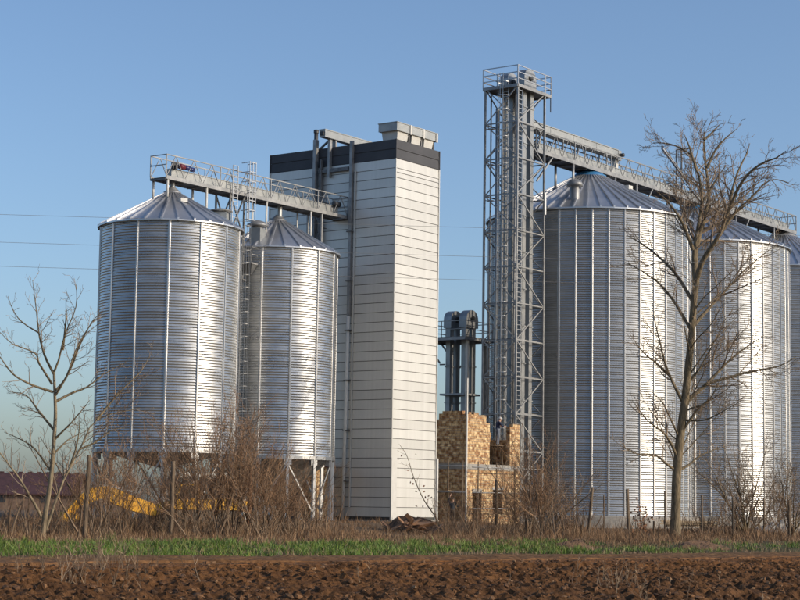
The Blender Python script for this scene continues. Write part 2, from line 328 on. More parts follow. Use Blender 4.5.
# track along the field edge
us, vs = np.arange(-45, 70, 0.13), np.arange(-2.4, 2.3, 0.1)
U, V = np.meshgrid(us, vs, indexing='ij'); nw = vnoise(len(us), 3, 14, 21)[:, :1] - .5; nw2 = vnoise(len(us), 3, 40, 22)[:, :1] - .5
TX, TY = uv2xy(U, V + 1.2 * nw + 1.8 * nw2)
nz = vnoise(len(us), len(vs), 6, 8) - .5; nf = vnoise(len(us), len(vs), 1.6, 9) - .5
TZ = ground_h(TX, TY) + 0.015 + 0.05 * nz - 0.05 * np.exp(-((V - .9 - nz * .5) / .28) ** 2) - 0.05 * np.exp(-((V + .8 - nz * .5) / .28) ** 2) + 0.02 + 0.07 * nf * vnoise(len(us), len(vs), 9, 12)
TZ = np.where(np.abs(V) > 2.1, TZ - 0.12, TZ)
inst('dirt_track', npmesh('dirt_track', np.stack([TX, TY, TZ], -1).reshape(-1, 3), grid_faces(len(us), len(vs))[:, ::-1], 'track', False))['kind'] = 'structure'

# ------------------------------------------------------------------ site frame: local x runs along the row (away, right), local y away-left
AZ = R(36.0); RZ = R(90) - AZ
E1 = Vector((math.sin(AZ), math.cos(AZ), 0)); E2 = Vector((-math.cos(AZ), math.sin(AZ), 0))

# ------------------------------------------------------------------ silos
def corr_panel(R_, n, z0, z1, pitch, amp, cols, seg=6):
    mb = MB(); rows = int((z1 - z0) / pitch * seg); dz = (z1 - z0) / rows; half = math.pi / n
    for i in range(rows + 1):
        z = z0 + i * dz; r = R_ + amp * math.sin(2 * math.pi * (z - z0) / pitch)
        for j in range(cols + 1):
            a = -half + 2 * half * j / cols; mb.v.append((r * math.cos(a), r * math.sin(a), z))
    for i in range(rows):
        for j in range(cols):
            q = i * (cols + 1) + j; mb.f.append((q, q + 1, q + cols + 2, q + cols + 1))
    return mb
def stiffener(R_, half, z0, z1, wd, dp):
    c, s = math.cos(half), math.sin(half); mb = MB()
    prof = [(-wd / 2 - .04, -.01), (-wd / 2, .02), (-wd * .34, dp), (wd * .34, dp), (wd / 2, .02), (wd / 2 + .04, -.01)]
    # sections lap one another every few metres
    z = z0; k = 0
    while z < z1 - .05:
        zz = min(z + 4.1, z1); e = 0.012 * (k % 2); o = len(mb.v)
        for h in (z, zz):
            for t, d in prof: r = R_ + d + e; mb.v.append((r * c - t * s, r * s + t * c, h))
        n = len(prof)
        for i in range(n - 1): mb.f.append((o + i, o + i + 1, o + n + i + 1, o + n + i))
        mb.f.append(tuple(o + n + i for i in range(n))); z = zz; k += 1
    return mb
def roof_panel(R_, rc, n, z1, rise):
    half = math.pi / n; mb = MB(); Re = R_ + .22; sl = rise / (R_ - rc); zE = z1 - .22 * sl * .6
    c, s = math.cos(half), math.sin(half); zt = z1 + rise
    a, b = (Re * c, -Re * s, zE), (Re * c, Re * s, zE); d, e = (rc * c, rc * s, zt), (rc * c, -rc * s, zt)
    mb.add([a, b, d, e], [(0, 1, 2, 3)])
    mb.add([a, b, (b[0], b[1], b[2] - .09), (a[0], a[1], a[2] - .09)], [(0, 3, 2, 1)])
    # raised seam along one edge
    wd = .05 if R_ > 6 else .06; h = .11
    for q0, q1 in ((b, d),):
        t = (-s, c)
        P = lambda q, k, u: (q[0] + t[0] * k, q[1] + t[1] * k, q[2] + u)
        mb.add([P(q0, -wd, -.02), P(q0, wd, -.02), P(q0, wd, h), P(q0, -wd, h), P(q1, -wd, -.02), P(q1, wd, -.02), P(q1, wd, h), P(q1, -wd, h)],
               [(0, 1, 2, 3), (3, 2, 6, 7), (1, 5, 6, 2), (0, 3, 7, 4)])
    return mb
def roof_z(S, r): return S['z1'] + S['rise'] * (S['R'] - r) / (S['R'] - S['rc'])
def vent(root, S, ang, r, kind='round', h=.9):
    x, y, z = r * math.cos(ang), r * math.sin(ang), roof_z(S, r)
    if kind == 'round':
        v = MB().lathe([(.34, z - .3), (.34, z + h * .55), (.30, z + h * .6), (.30, z + h * .75), (.56, z + h * .72), (.50, z + h * .95), (.2, z + h * 1.12), (0, z + h * 1.15)], 16).build('roof_vent', 'steel', root, True, (x, y, 0))
    else:
        v = MB().box(-.5, .5, -.45, .45, z - .6, z + h * .8).build('roof_vent', 'sheet', root, False, (x, y, 0), ang)
        MB().lathe([(.42, z + h * .8), (.42, z + h), (.86, z + h * .98), (.8, z + h * 1.12), (.45, z + h * 1.35), (.12, z + h * 1.45), (0, z + h * 1.45)], 18).build('vent_cowl', 'steel', v, True)
    return v
def ladder(name, root, m, p, q, out, wd=.45, cage=True, step=.3):
    """caged ladder between p and q (vertical), 'out' = horizontal outward direction"""
    p, q, out = Vector(p), Vector(q), Vector(out).normalized(); side = Vector((-out.y, out.x, 0))
    mb = MB()
    for s in (-1, 1): mb.bar(p + side * s * wd / 2, q + side * s * wd / 2, .06)
    z = p.z + .2
    while z < q.z:
        c = Vector((p.x, p.y, z)); mb.bar(c - side * wd / 2, c + side * wd / 2, .035); z += step
    o = mb.build(name, m, root)
    if cage:
        mb = MB(); rr = .38
        arc = [(math.cos(t), math.sin(t)) for t in [R(-120 + 30 * i) for i in range(9)]]
        def pt(t, z): return Vector((p.x, p.y, z)) + out * (rr * .75 + rr * t[0]) + side * rr * t[1]
        z = p.z + 2.3
        while z < q.z + .8:
            for i in range(8): mb.bar(pt(arc[i], z), pt(arc[i + 1], z), .035)
            z += 0.9
        for t in (arc[1], arc[3], arc[4], arc[5], arc[7]): mb.bar(pt(t, p.z + 2.3), pt(t, q.z + .9), .03)
        mb.build('safety_cage', m, o)
    return o
def silo(name, label, group, loc, R_, z0, z1, rise, rc, npan, nroof, pitch, amp, wallm, rot, capm, cols, wd, dp, hopper=None):
    S = dict(R=R_, z1=z1, rise=rise, rc=rc)
    root = empty(name, loc, rot, label=label, cat='silo', group=group)
    me = corr_panel(R_, npan, z0, z1, pitch, amp, cols).mesh('wall_panel', wallm, True)
    ms = stiffener(R_, math.pi / npan, z0, z1 - .02, wd, dp).mesh('stiffener', 'rib')
    for i in range(npan):
        inst('wall_panel', me, root, rz=2 * math.pi * i / npan); inst('stiffener', ms, root, rz=2 * math.pi * i / npan)
    mr = roof_panel(R_, rc, nroof, z1, rise).mesh('roof_panel', 'roof')
    for i in range(nroof): inst('roof_panel', mr, root, rz=2 * math.pi * i / nroof)
    MB().lathe([(R_ + .1, z1 - .16), (R_ + .16, z1 - .16), (R_ + .16, z1 - .07), (R_ + .03, z1 - .07)], npan * 2).build('eave_ring', 'rib', root)
    zt = z1 + rise
    cp = MB().lathe([(rc + .1, zt - .12), (rc + .14, zt + .1), (rc + .02, zt + .16)] + [(rc * .98, zt + .16), (rc * .92, zt + .26), (rc * .5, zt + .42), (rc * .42, zt + .5), (0, zt + .52)], 28).build('roof_cap', capm, root, True)
    if hopper:
        MB().lathe([(R_ - .02, z0 + .06), (R_ + .12, z0 + .05), (R_ + .12, z0 - .2), (R_ - .05, z0 - .2)], npan * 2).build('ring_beam', 'rib', root)
        MB().lathe([(R_ - .08, z0 - .02), (.35, hopper), (.35, hopper - .25), (0, hopper - .25)], npan * 2).build('hopper_cone', 'galv', root)
        half = math.pi / npan
        leg = MB(); Rl = R_ - .02
        leg.box(Rl - .12, Rl + .1, -.11, .11, 0.02, z0 - .2).box(Rl - .25, Rl + .22, -.22, .22, -.05, .06).box(Rl - .3, Rl + .04, -.3, .3, z0 - .62, z0 - .2)
        ml = leg.mesh('leg', 'rib')
        c = lambda k, z: (Rl * math.cos(half * k), Rl * math.sin(half * k), z)
        mbr = MB().bar(c(1, .5), c(3, z0 - .5), .1).mesh('brace', 'rib'); mbs = MB().bar(c(3, .5), c(1, z0 - .5), .1).mesh('brace', 'rib')
        for i in range(npan):
            inst('leg', ml, root, rz=half + 2 * half * i)
            inst('brace', mbr if i % 2 else mbs, root, rz=2 * half * i)
    else:
        MB().lathe([(R_ - .1, z0), (R_ + .45, z0 - .02), (R_ + .5, z0 - .06), (R_ + .5, -.3)], 72).build('plinth', 'concrete', root)
    return root, S

LS, GL = 0.709, 0.672                                   # the left group stands on slightly higher ground; its drawings are in 1/LS metres
DRY_C = Vector((-0.338, 99.97, GL))                     # near corner of the dryer tower
SA = Vector((-11.73, 90.89, GL)); SB = SA + (E1 * 12.1 + E2 * 0.15) * LS
BIG1 = Vector((13.1, 124.0, G)); BIG2 = BIG1 + E1 * 16.4; BIG3 = BIG1 + E1 * 32.6
def local_ang(az):                                     # angle in a root rotated by `rot` for a world azimuth
    return R(90 - az)
rootA, SAd = silo('hopper_silo', 'wide galvanised silo on legs at the far left, with cone roof under the walkway', 'hopper silos on legs',
     SA, 5.03, 4.8, 20.75, 2.55, .5, 14, 28, .20, .017, 'galv', R(6), 'steel', 5, .13, .08, hopper=3.6)
rootB, SBd = silo('hopper_silo', 'slimmer galvanised silo on legs between the leftmost silo and the white tower', 'hopper silos on legs',
     SB, 4.68, 4.7, 20.45, 2.5, .5, 13, 26, .20, .017, 'galv', R(-3), 'steel', 5, .13, .08, hopper=1.1)
big = []
for P_, lab, cm, rr in ((BIG1, 'huge galvanised storage silo directly right of the lattice tower', 'blue', 0.0),
                    (BIG2, 'huge galvanised storage silo seen behind the big bare tree, second of its row', 'blue', 3.0),
                    (BIG3, 'huge galvanised storage silo cut off by the right picture edge', 'steel', 5.0)):
    big.append(silo('storage_silo', lab, 'large storage silos in a row', P_, 6.98, .75, 21.0, 3.15, 1.05, 40, 50, .15, .0125, 'galv_big', R(rr), cm, 2, .10, .07))
# roof fittings
vent(rootB, SBd, local_ang(200) + R(3), 3.75, 'box', 1.0)
vent(rootA, SAd, local_ang(96) - R(6), 3.6, 'box', .45)
vent(big[0][0], big[0][1], local_ang(196), 5.6, 'round', 1.15)
vent(big[0][0], big[0][1], local_ang(60), 5.6, 'round', 1.3)
vent(big[1][0], big[1][1], local_ang(60), 5.6, 'round', 1.3)
for (rt, S), az_, r in ((big[0], 128, 3.0), (big[1], 150, 3.0), (big[2], 128, 3.0), ((rootA, SAd), 150, 1.9)):
    a = local_ang(az_) - rt.rotation_euler.z; z = roof_z(S, r)
    MB().box(-.34, .34, -.26, .26, z - .12, z + .16).build('roof_hatch', 'white_pipe', rt, False, (r * math.cos(a), r * math.sin(a), 0), a)
# ladder and landing on the slim silo, ladder on the wide one
a = local_ang(204) + R(3); d = Vector((math.cos(a + R(-12)), math.sin(a + R(-12)), 0))
lp = MB()
for z in (19.0,):
    lp.box(4.72, 5.75, -.9, .9, z - .12, z)
lp.add([(4.7, -.85, 18.88), (4.7, .85, 18.88), (5.6, .85, 18.88), (5.6, -.85, 18.88), (4.72, -.3, 18.1), (4.72, .3, 18.1)], [(0, 4, 3), (1, 2, 5), (3, 4, 5, 2)])
pl = lp.build('ladder_landing', 'steel', rootB, rz=a)
rl = MB()
for yy in (-.85, -.3, .3, .85):
    rl.bar((5.7, yy, 19.0), (5.7, yy, 20.15), .05)
for zz in (19.6, 20.15):
    rl.bar((5.7, -.85, zz), (5.7, .85, zz), .05).bar((5.7, -.85, zz), (4.75, -.85, zz), .05).bar((5.7, .85, zz), (4.75, .85, zz), .05)
rl.build('guard_rail', 'steel', pl)
ladder('ladder', rootB, 'steel', d * 4.95 + Vector((0, 0, 1)), d * 4.95 + Vector((0, 0, 20.3)), d, cage=False)
a = local_ang(70) - R(6); d = Vector((math.cos(a), math.sin(a), 0))
ladder('ladder', rootA, 'steel', d * 5.25 + Vector((0, 0, 1)), d * 5.25 + Vector((0, 0, 20.6)), d)
a = local_ang(335); d = Vector((math.cos(a), math.sin(a), 0))
ladder('ladder', big[0][0], 'steel', d * 7.4 + Vector((0, 0, 1)), d * 7.4 + Vector((0, 0, 21.2)), d)

# ------------------------------------------------------------------ walkways
def walkway(label, loc, L, z, wd, hr, bay, housing=True, hz=.72, drive=(1.0,)):
    root = empty('conveyor_walkway', (loc.x, loc.y, G), RZ, label=label, cat='walkway')
    z -= G; h2 = wd / 2
    MB().box(0, L, -h2 + .06, h2 - .06, z - .04, z).build('floor', 'under', root)
    for s in (-1, 1): MB().bar((0, s * h2, z - .02), (L, s * h2, z - .02), .08, .26).build('side_beam', 'steel', root)
    mc = MB().bar((0, -h2 + .05, 0), (0, h2 - .05, 0), .08, .12).mesh('cross_beam', 'under')
    n = int(round(L / bay)); bay = L / n
    for i in range(n + 1): inst('cross_beam', mc, root, (i * bay, 0, z - .14))
    for s in (-1, 1): MB().bar((-.03, s * h2, z + hr), (L + .03, s * h2, z + hr), .07).build('top_rail', 'steel', root)
    mp = MB().bar((0, 0, .1), (0, 0, hr - .03), .065).mesh('rail_post', 'steel')
    up = MB().bar((.06, 0, .12), (bay / 2 - .04, 0, hr - .04), .045).mesh('diagonal', 'steel')
    dn = MB().bar((bay / 2 + .04, 0, hr - .04), (bay - .06, 0, .12), .045).mesh('diagonal', 'steel')
    for s in (-1, 1):
        for i in range(n + 1):
            if i % 3 == 0 or i == n: inst('rail_post', mp, root, (i * bay, s * h2, z))
        for i in range(n):
            inst('diagonal', dn, root, (i * bay - bay / 2 * 0, s * h2, z)); inst('diagonal', up, root, (i * bay, s * h2, z))
    for xx in (0, L):
        for zz in (hr, hr * .55): MB().bar((xx, -h2 + .04, z + zz), (xx, h2 - .04, z + zz), .06).build('end_rail', 'steel', root)
    if housing:
        k = 0; x = .9
        while x < L - .9:
            x2 = min(x + 3.0, L - .8)
            MB().box(x, x2 - .03, -.42, .12, z + .06, z + hz).box(x, x2 - .03, -.46, .16, z + hz, z + hz + .05).build('conveyor_housing', 'sheet', root); x = x2
    return root, z
WA0 = SA - E1 * 1.5 * LS
wA, zA = walkway('galvanised lattice walkway linking both left silos with the white tower', WA0, 21.2, 24.55, 1.55, 1.62, 1.9)
# motors at its ends
MB().box(.85, 1.35, -.6, -.42, zA + .75, zA + 1.2).box(1.0, 1.2, -.75, -.6, zA + .7, zA + 1.0).build('drive_motor', 'dark', wA)
MB().tube([(1.5, -.62, zA + 1.0), (2.0, -.62, zA + 1.0)], .2, 10).build('gearbox', 'red', wA, True)
MB().tube([(2.1, -.62, zA + 1.0), (2.6, -.62, zA + 1.0)], .17, 10).box(2.62, 3.0, -.75, -.5, zA + .82, zA + 1.1).build('drive_motor', 'motor', wA, True)
MB().tube([(19.6, -.6, zA + .9), (20.3, -.6, zA + .9)], .22, 10).build('drive_motor', 'dark', wA, True)
def walk_support(root, S, zf, off, pts, r=.09, m='white_pipe'):
    """posts from the silo roof up to the walkway: pts are local x positions, off = local x of the silo centre"""
    for x in pts:
        for s in (-.7, .7):
            rr = math.hypot(x - off, s); z0 = roof_z(S, max(rr, S['rc'])) - .1
            MB().tube([(x, s, z0), (x, s, zf - .1)], r, 8).build('support_post', m, root, True)
walk_support(wA, SAd, zA, 1.5, (0.25, 4.4)); walk_support(wA, SBd, zA, 13.6, (11.2, 16.6), .08)
for s in (-.7, .7): MB().bar((17.95, s, roof_z(SBd, 4.4)), (17.95, s, zA - .1), .14).build('support_post', 'steel', wA)
# spouts into the roof caps
for x in (1.5, 13.6): MB().lathe([(.2, 22.9), (.2, zA - .04)], 12, (x, 0)).build('filling_spout', 'casing', wA, True)
# braced trestle between the two silos
xb = 8.0
for xx in (7.0, 8.6):
    for s in (-.7, .7): MB().bar((xx, s, 20.5 if xx < 8 else 17.8), (xx, s, zA - .1), .12).build('trestle_post', 'under', wA)
for s in (-.7, .7):
    MB().bar((7.0, s, 21.0), (8.6, s, zA - .2), .09).build('trestle_brace', 'under', wA); MB().bar((8.6, s, 21.0), (7.0, s, zA - .2), .09).build('trestle_brace', 'under', wA)
    MB().bar((7.0, s, 20.9), (8.6, s, 20.9), .1).build('trestle_tie', 'under', wA)
MB().bar((7.0, -.7, 20.45), (4.9, -.7, 20.45), .14).build('trestle_foot', 'under', wA); MB().bar((7.0, .7, 20.45), (4.9, .7, 20.45), .14).build('trestle_foot', 'under', wA)
MB().bar((8.6, -.7, 17.8), (9.0, -.7, 17.75), .14).build('trestle_foot', 'under', wA); MB().bar((8.6, .7, 17.8), (9.0, .7, 17.75), .14).build('trestle_foot', 'under', wA)
# caged ladder hung on the near side of the walkway
lad = empty('caged_ladder', tuple(SA + (E1 * 5.75 - E2 * .95) * LS), RZ, label='caged access ladder hanging on the walkway between the two left silos', cat='ladder')
ladder('rails_and_rungs', lad, 'rib', (0, 0, 17.0), (0, 0, 26.2), (0, -1, 0), .55, False)
mb = MB()
for z in np.arange(22.2, 27.2, .72):
    for p, q in (((.75, .05, z), (.75, -.75, z)), ((.75, -.75, z), (1.45, -.75, z)), ((1.45, -.75, z), (1.45, .05, z))): mb.bar(p, q, .06)
for p in ((.75, -.75), (1.45, -.75), (1.1, -.75), (1.45, .05)): mb.bar((*p, 22.2), (*p, 26.6), .05)
mb.build('safety_cage', 'rib', lad)

WB0 = BIG1 - E1 * 8.3
wB, zB = walkway('long lattice walkway running over the three large silos', WB0, 41.9, 24.95, 1.5, 1.4, 1.7, hz=.62)
for S_, off in ((big[0][1], 8.3), (big[1][1], 24.7), (big[2][1], 40.9)):
    xs = [off - 3.4, off + 2.4, off + 5.6] if off < 40 else [off - 3.4, off - .2]
    walk_support(wB, S_, zB, off, xs, .09, 'steel')
    MB().lathe([(.22, 24.2), (.22, zB - .04)], 12, (off, 0)).build('filling_spout', 'casing', wB, True)
    for s in (-.7, .7):
        if off < 40: MB().bar((off + 5.6, s, roof_z(S_, 5.6)), (off + 8.0, s, zB - .15), .09).build('knee_brace', 'steel', wB)
# upper feed conveyor
fc = empty('feed_conveyor', tuple(WB0), RZ, label='short closed conveyor box above the walkway, leaving the lattice tower', cat='conveyor')
zf = 26.3 - G + .02
for i in range(4):
    MB().box(-.6 + i * 3.1, 2.47 + i * 3.1, -.34, .34, zf + .1, zf + .62).box(-.6 + i * 3.1, 2.47 + i * 3.1, -.39, .39, zf + .62, zf + .68).build('housing', 'sheet', fc)
MB().box(11.8, 12.25, -.36, .36, zf - .05, zf + .66).build('discharge_head', 'sheet', fc)
MB().tube([(12.0, -.7, zf + .3), (12.0, -.36, zf + .3)], .13, 10).build('drive_motor', 'dark', fc, True)
for x in (1.2, 4.2, 7.2, 10.2):
    for s in (-.3, .3): MB().bar((x, s, zB + .02), (x, s, zf + .1), .08).build('support_post', 'steel', fc)
MB().bar((12.0, 0, zf - .05), (12.0, 0, zB + .66), .3).build('discharge_spout', 'white_pipe', fc)
# derrick standing on the walkway between the first two big silos
hp = BIG1 + E1 * 14.4
ho = empty('derrick_frame', tuple(hp), RZ, label='thin twin-post derrick with slanting boom rising above the silo walkway', cat='derrick')
for x, y in ((0, -.62), (0, .62), (.0, .2)): MB().bar((x, y, zB + .02), (x, y, zB + 4.0), .1).build('mast_post', 'under', ho)
MB().bar((0, -.62, zB + 4.0), (0, .62, zB + 4.0), .1).build('mast_tie', 'under', ho)
MB().bar((.3, -.3, zB + 1.3), (-3.9, -.2, zB + 3.4), .17, .2).build('boom', 'rib', ho)

# ------------------------------------------------------------------ dryer tower
WR, WL, HT, ZB0 = 6.03, 13.05, 30.5 - G, 28.93 - G
dry = empty('dryer_tower', tuple(DRY_C), RZ, label='tall white rectangular grain dryer tower with dark band at the top', cat='grain dryer')
MB().box(.06, WR - .06, .06, WL - .06, -.1, HT - .14).build('core', 'joint', dry)
def siding(L, h, t=.055):
    # lapped sheet: foot stands proud, top tucks under the next one
    mb = MB(); g = .042
    mb.add([(0, 0, g), (L, 0, g), (L, 0, g + .02), (0, 0, g + .02), (0, .025, h), (L, .025, h), (0, t, h), (L, t, h), (0, t, g), (L, t, g)],
           [(0, 1, 2, 3), (3, 2, 5, 4), (4, 5, 7, 6), (0, 8, 9, 1), (0, 3, 4, 6, 8), (1, 9, 7, 5, 2)])
    return mb
rows = 37; rh = (ZB0 - .25) / rows
faces = [(WR, (0, 0), 0.0), (WL, (WR, 0), R(90)), (WR, (WR, WL), R(180)), (WL, (0, WL), R(270))]
for fi, (L, (ox, oy), rz) in enumerate(faces):
    me = siding(L, rh).mesh('panel', 'panel'); mh = siding(L, rh * .56).mesh('panel', 'panel'); mi = siding(L, rh * .44).mesh('panel', 'panel')
    mbd = siding(L, (HT - ZB0) / 2).mesh('panel', 'band')
    for r in range(rows):
        if fi == 0 and r == rows - 2:
            inst('panel', mh, dry, (ox, oy, .25 + r * rh), rz); inst('panel', mi, dry, (ox, oy, .25 + (r + .56) * rh), rz)
        else: inst('panel', me, dry, (ox, oy, .25 + r * rh), rz)
    for r in range(2): inst('panel', mbd, dry, (ox, oy, ZB0 + r * (HT - ZB0) / 2), rz)
for x, y in ((0, 0), (WR, 0), (0, WL), (WR, WL)):
    MB().box(x - .05, x + .05, y - .05, y + .05, .05, ZB0).build('corner_flashing', 'panel', dry); MB().box(x - .05, x + .05, y - .05, y + .05, ZB0 + .01, HT).build('corner_flashing', 'band', dry)
MB().box(-.08, .62, -.1, -.012, -.05, 4.9).build('corner_trim', 'white_pipe', dry)
MB().box(.1, WR - .1, .1, WL - .1, HT - .13, HT - .04).build('roof', 'band', dry)
MB().box(-.25, WR + .25, -.25, WL + .25, -.3, .06).build('footing', 'concrete', dry)
# vertical ducts and pipes on the left face (local x < 0)
MB().box(-.3, -.03, 4.2, 4.46, 16.2, HT + .25).build('drop_pipe', 'steel', dry)
MB().tube([(-.2, 4.36, 16.2), (-.24, 4.42, 8), (-.3, 4.55, -.02)], .15, 10).build('drain_pipe', 'white_pipe', dry, True)
MB().box(-.12, -.03, 3.95, 4.05, 1, 28.0).build('cable_tray', 'panel', dry)
for z in np.arange(3, 27, 4.0): MB().box(-.38, -.03, 4.1, 4.6, z, z + .1).build('pipe_bracket', 'under', dry)
d = MB().box(-.5, -.1, 7.82, 8.1, .3, HT + .7); d.build('elevator_casing', 'steel', dry)
MB().box(-.4, -.08, 7.3, 7.46, .3, HT - 1.0).build('elevator_casing', 'under', dry)
MB().box(-.3, -.03, 4.55, 7.7, ZB0 - .55, ZB0 - .25).build('cross_channel', 'under', dry)
MB().tube([(.5, 8.6, HT - .05), (.5, 8.6, HT + 1.5)], .17, 10).lathe([(.22, HT + 1.5), (.22, HT + 1.75), (0, HT + 1.8)], 10, (.5, 8.6)).build('exhaust_stack', 'dark', dry, True)
for z in (21.4, 23.6):
    MB().bar((-.7, 8.3, z), (-.7, 6.9, z + 2), .08).build('brace', 'under', dry); MB().bar((-.7, 6.9, z), (-.7, 8.3, z + 2), .08).build('brace', 'under', dry)
for z in (21.4, 23.5, 25.6): MB().bar((-.08, 8.3, z), (-.78, 8.3, z), .07).bar((-.08, 6.9, z), (-.78, 6.9, z), .07).build('bracket', 'under', dry)
# conveyor across the roof and the row of exhaust boxes
cv = MB().box(-1.2, 6.2, 6.3, 6.9, 31.15 - G, 31.72 - G).box(-1.24, 6.2, 6.26, 6.94, 31.72 - G, 31.8 - G).build('roof_conveyor', 'sheet', dry)
MB().box(-1.21, -1.2 - .1, 6.4, 6.8, 31.3 - G, 31.6 - G).build('end_cover', 'dark', cv)
for x in (.3, 2.4, 4.5): MB().box(x, x + .16, 6.38, 6.82, HT - .05, 31.15 - G).build('conveyor_leg', 'steel', cv)
MB().box(-.1, .25, 6.35, 6.85, HT - 2.6, 31.15 - G).build('feed_chute', 'sheet', dry) if False else None
MB().box(-.34, -.03, 6.48, 6.7, HT - 2.5, 31.15 - G).build('feed_chute', 'steel', dry)
MB().bar((.2, 6.9, 31.2 - G), (.4, 8.2, HT), .14).build('conveyor_brace', 'under', dry)
hd = MB().box(.2, 5.95, .1, 1.95, 31.28 - G, 31.92 - G).box(.15, 6.0, .05, 2.0, 31.92 - G, 31.98 - G).build('exhaust_duct', 'sheet', dry)
for x in (1.95, 3.75, 5.6): MB().box(x, x + .2, .02, .1, 31.2 - G, 31.97 - G).build('duct_flange', 'white_pipe', hd)
for x0, x1 in ((.5, 2.0), (2.45, 3.75), (4.2, 5.5)):
    b = MB(); b.add([(x0 + .1, .4, HT - .05), (x1 - .1, .4, HT - .05), (x1 - .1, 1.75, HT - .05), (x0 + .1, 1.75, HT - .05), (x0, .25, 31.28 - G), (x1, .25, 31.28 - G), (x1, 1.85, 31.28 - G), (x0, 1.85, 31.28 - G)],
          [(0, 1, 5, 4), (1, 2, 6, 5), (2, 3, 7, 6), (3, 0, 4, 7)]).build('exhaust_box', 'white_pipe', dry)
    MB().box(x1 + .06, x1 + .2, .3, .44, HT - .05, 31.28 - G).build('duct_leg', 'under', dry)
# white frame pole at the right edge
MB().box(WR + .02, WR + .2, -.16, -.03, 0, 5.0).build('edge_pipe', 'white_pipe', dry)
# brick burner house against the left face
bh = empty('burner_house', tuple(DRY_C + (E1 * -2.3 + E2 * 5.6) * LS), RZ, label='small reddish brick annex between the slim silo and the white tower', cat='annex')
MB().box(0, 2.0, 0, 4.6, -.1, 4.1).build('wall', 'brick', bh); MB().box(-.15, 2.0, -.15, 4.75, 4.1, 4.35).build('roof', 'tile', bh)
MB().box(-.03, -.001, 1.6, 2.6, 0, 2.1).build('door', 'dark', bh)

# ------------------------------------------------------------------ lattice elevator tower
TC = Vector((7.28, 116.0, G)) + E1 * .15
TX0, TX1, TY0, TY1, TH = -1.65, 1.65, -1.25, 1.25, 28.65 - G
tw = empty('elevator_tower', tuple(TC), RZ, label='slender lattice steel tower with railed platform left of the big silos', cat='tower')
mlg = MB().bar((0, 0, -.1), (0, 0, TH), .115).mesh('leg', 'steel')
for x in (TX0, TX1):
    for y in (TY0, TY1): inst('leg', mlg, tw, (x, y, 0))
nb = 12; bh_ = TH / nb
hx = MB().bar((TX0, 0, 0), (TX1, 0, 0), .06, .08).mesh('strut', 'steel'); hy = MB().bar((0, TY0, 0), (0, TY1, 0), .06, .08).mesh('strut', 'steel')
dx = [MB().bar((TX0, 0, 0), (TX1, 0, bh_), .06).mesh('diagonal', 'steel'), MB().bar((TX1, 0, 0), (TX0, 0, bh_), .06).mesh('diagonal', 'steel')]
dy = [MB().bar((0, TY0, 0), (0, TY1, bh_), .06).mesh('diagonal', 'steel'), MB().bar((0, TY1, 0), (0, TY0, bh_), .06).mesh('diagonal', 'steel')]
for i in range(nb):
    z = i * bh_
    for y in (TY0, TY1):
        if i: inst('strut', hx, tw, (0, y, z))
        inst('diagonal', dx[(i + (1 if y < 0 else 0)) % 2], tw, (0, y, z))
    for x in (TX0, TX1):
        if i: inst('strut', hy, tw, (x, 0, z))
        inst('diagonal', dy[0], tw, (x, -.03, z)); inst('diagonal', dy[1], tw, (x + .06, .03, z))
px0, px1, py0, py1 = TX0 - .08, TX1 + .75, TY0 - .05, TY1 + .12
pf = MB().box(px0, px1, py0, py1, TH, TH + .06).build('platform', 'under', tw)
for p, q in (((px0, py0), (px1, py0)), ((px0, py1), (px1, py1)), ((px0, py0), (px0, py1)), ((px1, py0), (px1, py1))):
    MB().bar((*p, TH - .02), (*q, TH - .02), .09, .2).build('edge_beam', 'steel', pf)
    for k, hh in enumerate((.45, .85, 1.3)): MB().bar((*p, TH + hh), (*q, TH + hh), .055).build('guard_rail', 'rib', pf)
mpp = MB().bar((0, 0, .05), (0, 0, 1.33), .07).mesh('rail_post', 'rib')
for x, y in ((px0, py0), (px1, py0), (px0, py1), (px1, py1), (TX1, py0), (TX1, py1), ((px0 + TX1) / 2, py1)): inst('rail_post', mpp, pf, (x, y, TH))
for x, y, r, m in ((-.55, 1.0, .13, 'casing'), (-.95, .32, .09, 'under'), (.2, -.02, .12, 'casing'), (-.9, -.62, .07, 'steel'), (.95, 1.0, .1, 'casing'), (1.3, -.35, .12, 'casing'), (-1.25, 1.05, .05, 'under')):
    MB().tube([(x, y, .0), (x, y, TH - random.uniform(.2, 3.0))], r, 10).build('down_pipe', m, tw, True)
for i in range(1, nb):
    MB().bar((TX0, -.9, i * bh_ + .1), (TX1, -.9, i * bh_ + .1), .05).build('guide_bar', 'steel', tw); MB().bar((TX0 + .3, TY0, i * bh_ + .1), (TX0 + .3, TY1, i * bh_ + .1), .05).build('guide_bar', 'under', tw)
